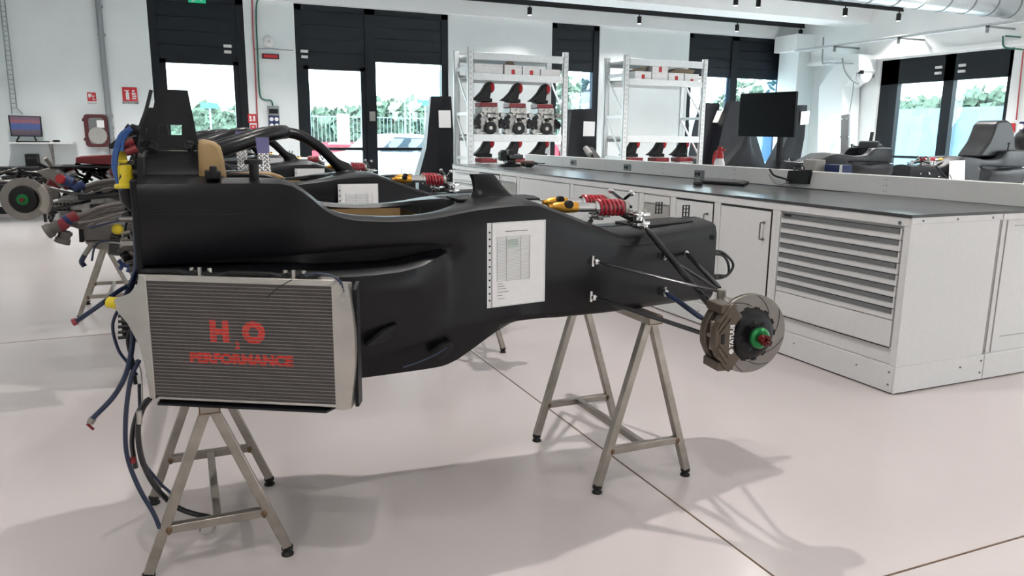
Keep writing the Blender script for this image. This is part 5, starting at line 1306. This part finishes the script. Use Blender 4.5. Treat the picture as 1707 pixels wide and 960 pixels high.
# vertical conduit
a, b = P(166, 0, y=YB-.05), P(187, 250, y=YB-.05)
t = thing('conduit_pipe', (b.x, YB-.05, b.z), 'thick grey steel conduit between the hose cabinet and the extinguisher sign', 'pipe')
MB().cyl((b.x, YB-.05, .4), (b.x-.01, YB-.05, ZC), .045, n=14).build('pipe', 'pipe', t)
for q in (13, 60, 195, 215, 232): z = P(170, q, y=YB-.05).z; MB().cyl((b.x, YB-.05, z), (b.x, YB-.05, z+.04), .06, n=14).build('clamp', 'pipe', t)
# wire tray left
t = thing('wire_cable_tray', (-2.6, YB-.06, 1.7), 'narrow wire cable tray running up the back wall at far left', 'cable tray')
q0, q1, q2, q3 = P(1, 10, y=YB-.06), P(9, 12, y=YB-.06), P(19, 180, y=YB-.06), P(28, 180, y=YB-.06)
MB().tube([q0+Vector((0, 0, .4)), q2, P(20, 190, y=YB-.06)], .010, 6).tube([q1+Vector((0, 0, .4)), q3, P(38, 190, y=YB-.06)], .010, 6).build('side_wires', 'pipe', t)
k = MB()
for i in range(22): f = i/21; k.tube([q0+(q2-q0)*f, q1+(q3-q1)*f], .005, 5)
k.build('rungs', 'pipe', t)
# shelf with monitor, keyboard, mouse; tower on a bracket
sa, sb = P(14, 237, y=14.6), P(122, 238, y=14.6)
zs = sa.z
t = thing('wall_shelf', ((sa.x+sb.x)/2, 14.8, zs), 'thin white wall shelf carrying the monitor at far left', 'shelf')
MB().box(max(sa.x, XL+.01), sb.x, 14.6, YB-.01, zs-.025, zs).build('shelf_board', 'signw', t, bev=.003)
for x in (sa.x+.55, sb.x-.35): MB().bar((x, YB-.03, zs-.35), (x, 14.68, zs-.03), .015, .015).box(x-.008, x+.008, YB-.025, YB-.005, zs-.4, zs-.025).build('bracket', 'alu', t)
t = thing('computer_monitor', (P(42, 233, y=14.75).x, 14.75, zs), 'black monitor showing a sunset picture on the wall shelf', 'monitor')
c = px([(13, 192), (68, 194), (71, 228), (18, 227)], y=14.72); MB().prism(c, (0, .03, 0)).build('bezel', 'black', t, bev=.004)
e = Vector((0, -.003, 0)); cc = sum(c, Vector())/4; MB().prism([cc+(p-cc)*.92+e for p in c], (0, .002, 0)).build('display', 'sunset', t, smooth=False)
x_ = cc.x; MB().tube([(x_-.14, 14.65, zs+.01), (x_-.10, 14.74, cc.z-.15)], .012, 6).tube([(x_+.14, 14.65, zs+.01), (x_+.10, 14.74, cc.z-.15)], .012, 6).box(x_-.12, x_+.12, 14.72, 14.76, zs, zs+.015).build('stand', 'black', t)
k1, k2 = P(28, 236, y=14.66), P(83, 237, y=14.66)
MB().box(k1.x, k2.x, 14.62, 14.70, zs, zs+.02).build('keyboard', 'black', label='black keyboard on the white wall shelf', cat='keyboard', bev=.004)
c = P(94, 235, y=14.68); MB().ball((c.x, 14.68, zs+.022), .06, .04, .02, 10).build('computer_mouse', 'black', label='black mouse on the white wall shelf', cat='mouse')
a, b = P(41, 257, y=14.7), P(65, 295, y=14.7)
t = thing('computer_tower', ((a.x+b.x)/2, 14.8, .5), 'black computer tower below the wall shelf', 'computer'); MB().box(a.x, b.x, 14.68, 14.98, .55, a.z).build('tower_case', 'black', t, bev=.006)
MB().box(a.x+.02, b.x-.02, 14.675, 14.68, a.z-.08, a.z-.05).build('drive_bay', 'gloss', t)
MB().box(a.x-.05, b.x+.05, 14.66, YB-.01, .52, .55).box(a.x, a.x+.04, 14.9, YB-.01, .3, .52).build('tower_bracket', 'galv', label='small steel bracket holding the computer tower', cat='bracket')
# alarm bell, siren, socket panel, conduits
c = P(448, 69, y=YB-.05); t = thing('alarm_bell', (c.x, YB-.03, c.z), 'round white alarm bell between the first two windows', 'bell')
MB().lathe([(0, .10), (.03, .10), (.05, .085), (.07, .04), (.072, 0)], (c.x, YB-.002, c.z), (0, -1, 0), 28).build('bell_dome', 'signw', t)
MB().lathe([(.07, .02), (.085, .02), (.085, 0)], (c.x, YB-.002, c.z), (0, -1, 0), 12).build('bell_stud', 'wallg', t)
t = thing('alarm_sign', (P(450, 99, y=YB).x, YB, P(450, 99, y=YB).z), 'dark red illuminated alarm panel under the bell', 'alarm sign')
a, b = P(436, 89.5, y=YB), P(465, 99, y=YB); MB().box(a.x, b.x, YB-.06, YB-.002, b.z, a.z).build('panel_case', 'reelred', t, bev=.006)
MB().box(a.x+.03, b.x-.03, YB-.062, YB-.06, b.z+.02, a.z-.02).build('panel_face', 'sign', t)
a, b = P(446, 176, y=YB-.1), P(467, 215, y=YB-.1); t = thing('socket_panel', ((a.x+b.x)/2, YB-.05, b.z), 'grey and blue industrial socket panel right of the leftmost window', 'socket panel')
MB().box(a.x, b.x, YB-.1, YB-.002, b.z, a.z).build('panel_box', 'pipe', t, bev=.008)
h_ = a.z-b.z
MB().box(a.x+.01, b.x-.01, YB-.106, YB-.1, b.z+.02, b.z+h_*.58).build('blue_face', 'blueb', t, bev=.004)
MB().box(a.x+.02, b.x-.02, YB-.108, YB-.1, b.z+h_*.66, b.z+h_*.86).build('breaker_window', 'black', t, bev=.004)
k = MB()
for u in (.28, .72):
    for v in (.15, .42): k.lathe([(0, .035), (.02, .035), (.022, .0)], (a.x+(b.x-a.x)*u, YB-.106, b.z+h_*v), (0, -1, 0), 16)
k.build('socket_caps', 'signw', t)
def conduit(lst, mt, label, r=.014, **kw):
    MB().tube(spline(px(lst, **kw), 4), r, 8).build('conduit', mt, label=label, cat='conduit')
conduit([(420, -8), (422, 60), (425, 110), (430, 218)], 'redpipe', 'thin red conduit between the first two windows', .012, y=YB-.02)
conduit([(432, -8), (427, 18), (430, 100), (433, 155), (440, 166), (452, 168), (455, 177)], 'grpipe', 'thin green conduit leading to the socket panel', .014, y=YB-.03)
conduit([(424, 82), (450, 81), (470, 83), (489, 84)], 'pipe', 'thin grey conduit crossing under the alarm bell', .008, y=YB-.02)
# ---- right side
conduit([(1676, 60), (1701, 62)], 'grpipe', 'short dark conduit over the right wall', .012, x=XR-.25)
conduit([(1672, 60), (1674, 78), (1700, 82), (1712, 84)], 'grpipe', 'green conduit at the top of the right wall', .014, x=XR-.24)
conduit([(1706, 85), (1700, 140), (1694, 200)], 'redpipe', 'thin red conduit right of the right hand door', .012, x=XR-.03)
# fire extinguisher sign & blue unit at right edge
t = thing('wall_sign', P(1683, 212, x=XR-.02), 'small red sign at the right edge beside the door', 'sign'); MB().prism(px([(1677, 206), (1692, 205), (1691, 220), (1675, 221)], x=XR-.02), (.015, 0, 0)).build('sign_plate', 'sign', t)
t = thing('blue_wall_unit', P(1703, 215, x=XR-.1), 'blue socket unit cut by the right edge', 'socket panel'); MB().prism(px([(1699, 203), (1712, 202), (1711, 221), (1698, 222)], x=XR-.1), (.09, 0, 0)).build('unit_case', 'blueb', t, bev=.01); c = P(1703, 211, x=XR-.1); MB().cyl(c, c+Vector((-.03, 0, 0)), .05, n=14).build('unit_dial', 'signw', t)
MB().ball(P(1706, 235, x=XR-.4), .16, .16, .2, 12).build('black_helmet_bag', 'black', label='black rounded bag at the right edge beyond the bench', cat='bag')
# column, boxed duct and downpipe in the corner
MB().box(P(1322, 90, y=14.2).x, XR, 14.1, YB-.16, 3.35, 3.72).build('boxed_duct', 'ceil', label='white boxed duct across the far corner under the ceiling', cat='duct', bev=.01)
xv = 13.2
t = thing('ventilation_duct', (13.5, 13.4, 0), 'white square ventilation duct with a slanted shoulder in the corner', 'duct')
o = px([(1362, 290), (1365, 145), (1392, 110), (1392, 90), (1432, 90), (1432, 118), (1405, 145), (1400, 290)], x=13.3)
MB().prism(o, (.5, 0, 0)).build('duct_casing', 'wall', t, bev=.01)
t = thing('corner_column', (13.6, 14.3, 0), 'white square column in the far right corner', 'column'); MB().box(13.35, XR, 14.2, YB-.16, 0, 3.35).build('column_shaft', 'wall', t, bev=.01)
t = thing('air_hose_reel', P(1438, 125, x=XR-.3), 'white wall mounted hose reel left of the right hand door', 'hose reel')
c = P(1438, 124, x=XR-.30); MB().lathe([(0, .17), (.03, .19), (.10, .20), (.17, .19), (.2, .14)], c+Vector((-.0, -.1, 0)), (0, 1, 0), 28).build('reel_drum', 'wall', t, bev=.004)
MB().box(c.x+.0, XR-.002, c.y-.05, c.y+.05, c.z-.06, c.z+.06).build('wall_bracket', 'pipe', t); MB().box(c.x-.22, c.x-.12, c.y-.14, c.y-.06, c.z+.0, c.z+.07).build('hose_outlet', 'black', t, bev=.005)
conduit([(1404, 97), (1408, 118), (1420, 134), (1432, 140), (1428, 128), (1429, 120)], 'pipe', 'looping grey air hose beside the hose reel', .012, x=XR-.55)
conduit([(1373, 62), (1371, 103), (1380, 105), (1422, 106)], 'pipe', 'thin grey pipe bent under the cable tray', .014, x=XR-.6)
conduit([(1425, 106), (1422, 150), (1416, 188)], 'pipe', 'thin grey pipe running down to the white panel', .010, x=XR-.4)
# white and grey panels leaning by the door
def lean_panel(out, x, label, mt, th=.04):
    t = thing('leaning_panel', P(*out[0], x=x), label, 'panel'); q = px(out, x=x); q = [q[0]]+q[1:]+[Vector((x, q[-1].y, 0)), Vector((x, q[0].y, 0))]; MB().prism(q, (th, 0, 0)).build('panel_body', mt, t, bev=.004); return t
lean_panel([(1366, 268), (1372, 240), (1384, 206), (1392, 202), (1380, 245), (1374, 268)], 12.6, 'narrow pale curved strip leaning left of the white panel', 'wall')
lean_panel([(1378, 270), (1390, 215), (1386, 192), (1402, 190), (1398, 270)], 12.8, 'white curved panel leaning left of the right hand door', 'wall')
lp = lean_panel([(1401, 270), (1402, 192), (1415, 190), (1413, 270)], 12.75, 'narrow grey panel with bolts leaning left of the right hand door', 'grey')
k = MB()
for q in ((1404, 198), (1412, 198), (1402, 228), (1413, 228)): c = P(*q, x=12.745); k.cyl(c, c+Vector((-.01, 0, 0)), .02, n=8)
k.build('panel_bolts', 'chrome', lp)
# cable tray and spiral duct under the ceiling
t = thing('cable_tray', (XR-.75, 10, 3.55), 'grey metal cable tray running along the right wall below the ceiling', 'cable tray')
def xz(q): return P(*q, x=XR-.75)
zz = xz((1600, 50)).z
MB().box(XR-.82, XR-.64, 6, 14.0, zz, zz+.006).box(XR-.82, XR-.815, 6, 14.0, zz, zz+.03).box(XR-.645, XR-.64, 6, 14.0, zz, zz+.03).build('tray_channel', 'galv', t, smooth=False)
MB().cyl((XR-.75, 6, zz+.03), (XR-.75, 14, zz+.03), .022, n=8).cyl((XR-.70, 6, zz+.03), (XR-.70, 14, zz+.03), .018, n=8).build('cables', 'galv', t)
for y in (7.4, 9.4, 11.2, 12.8): MB().box(XR-.86, XR-.14, y-.02, y+.02, zz-.03, zz).box(XR-.86, XR-.82, y-.02, y+.02, zz-.12, zz).build('bracket', 'pipe', t)
dy = 9.3; c = P(1600, 4, y=dy); t = thing('spiral_air_duct', (12, dy, 3.4), 'large round silver spiral air duct at the top right', 'duct')
r_ = .24; zc_ = P(1600, 20, y=dy).z+r_-.02
MB().cyl((8.6, dy, zc_), (XR-.16, dy, zc_), r_, n=32).build('duct_pipe', 'duct', t)
for x in np.arange(8.9, 13.6, .55): MB().cyl((x, dy, zc_), (x+.03, dy, zc_), r_+.008, n=32).build('duct_seam', 'pipe', t)
# red and white clutter on car B nose (damper parts)
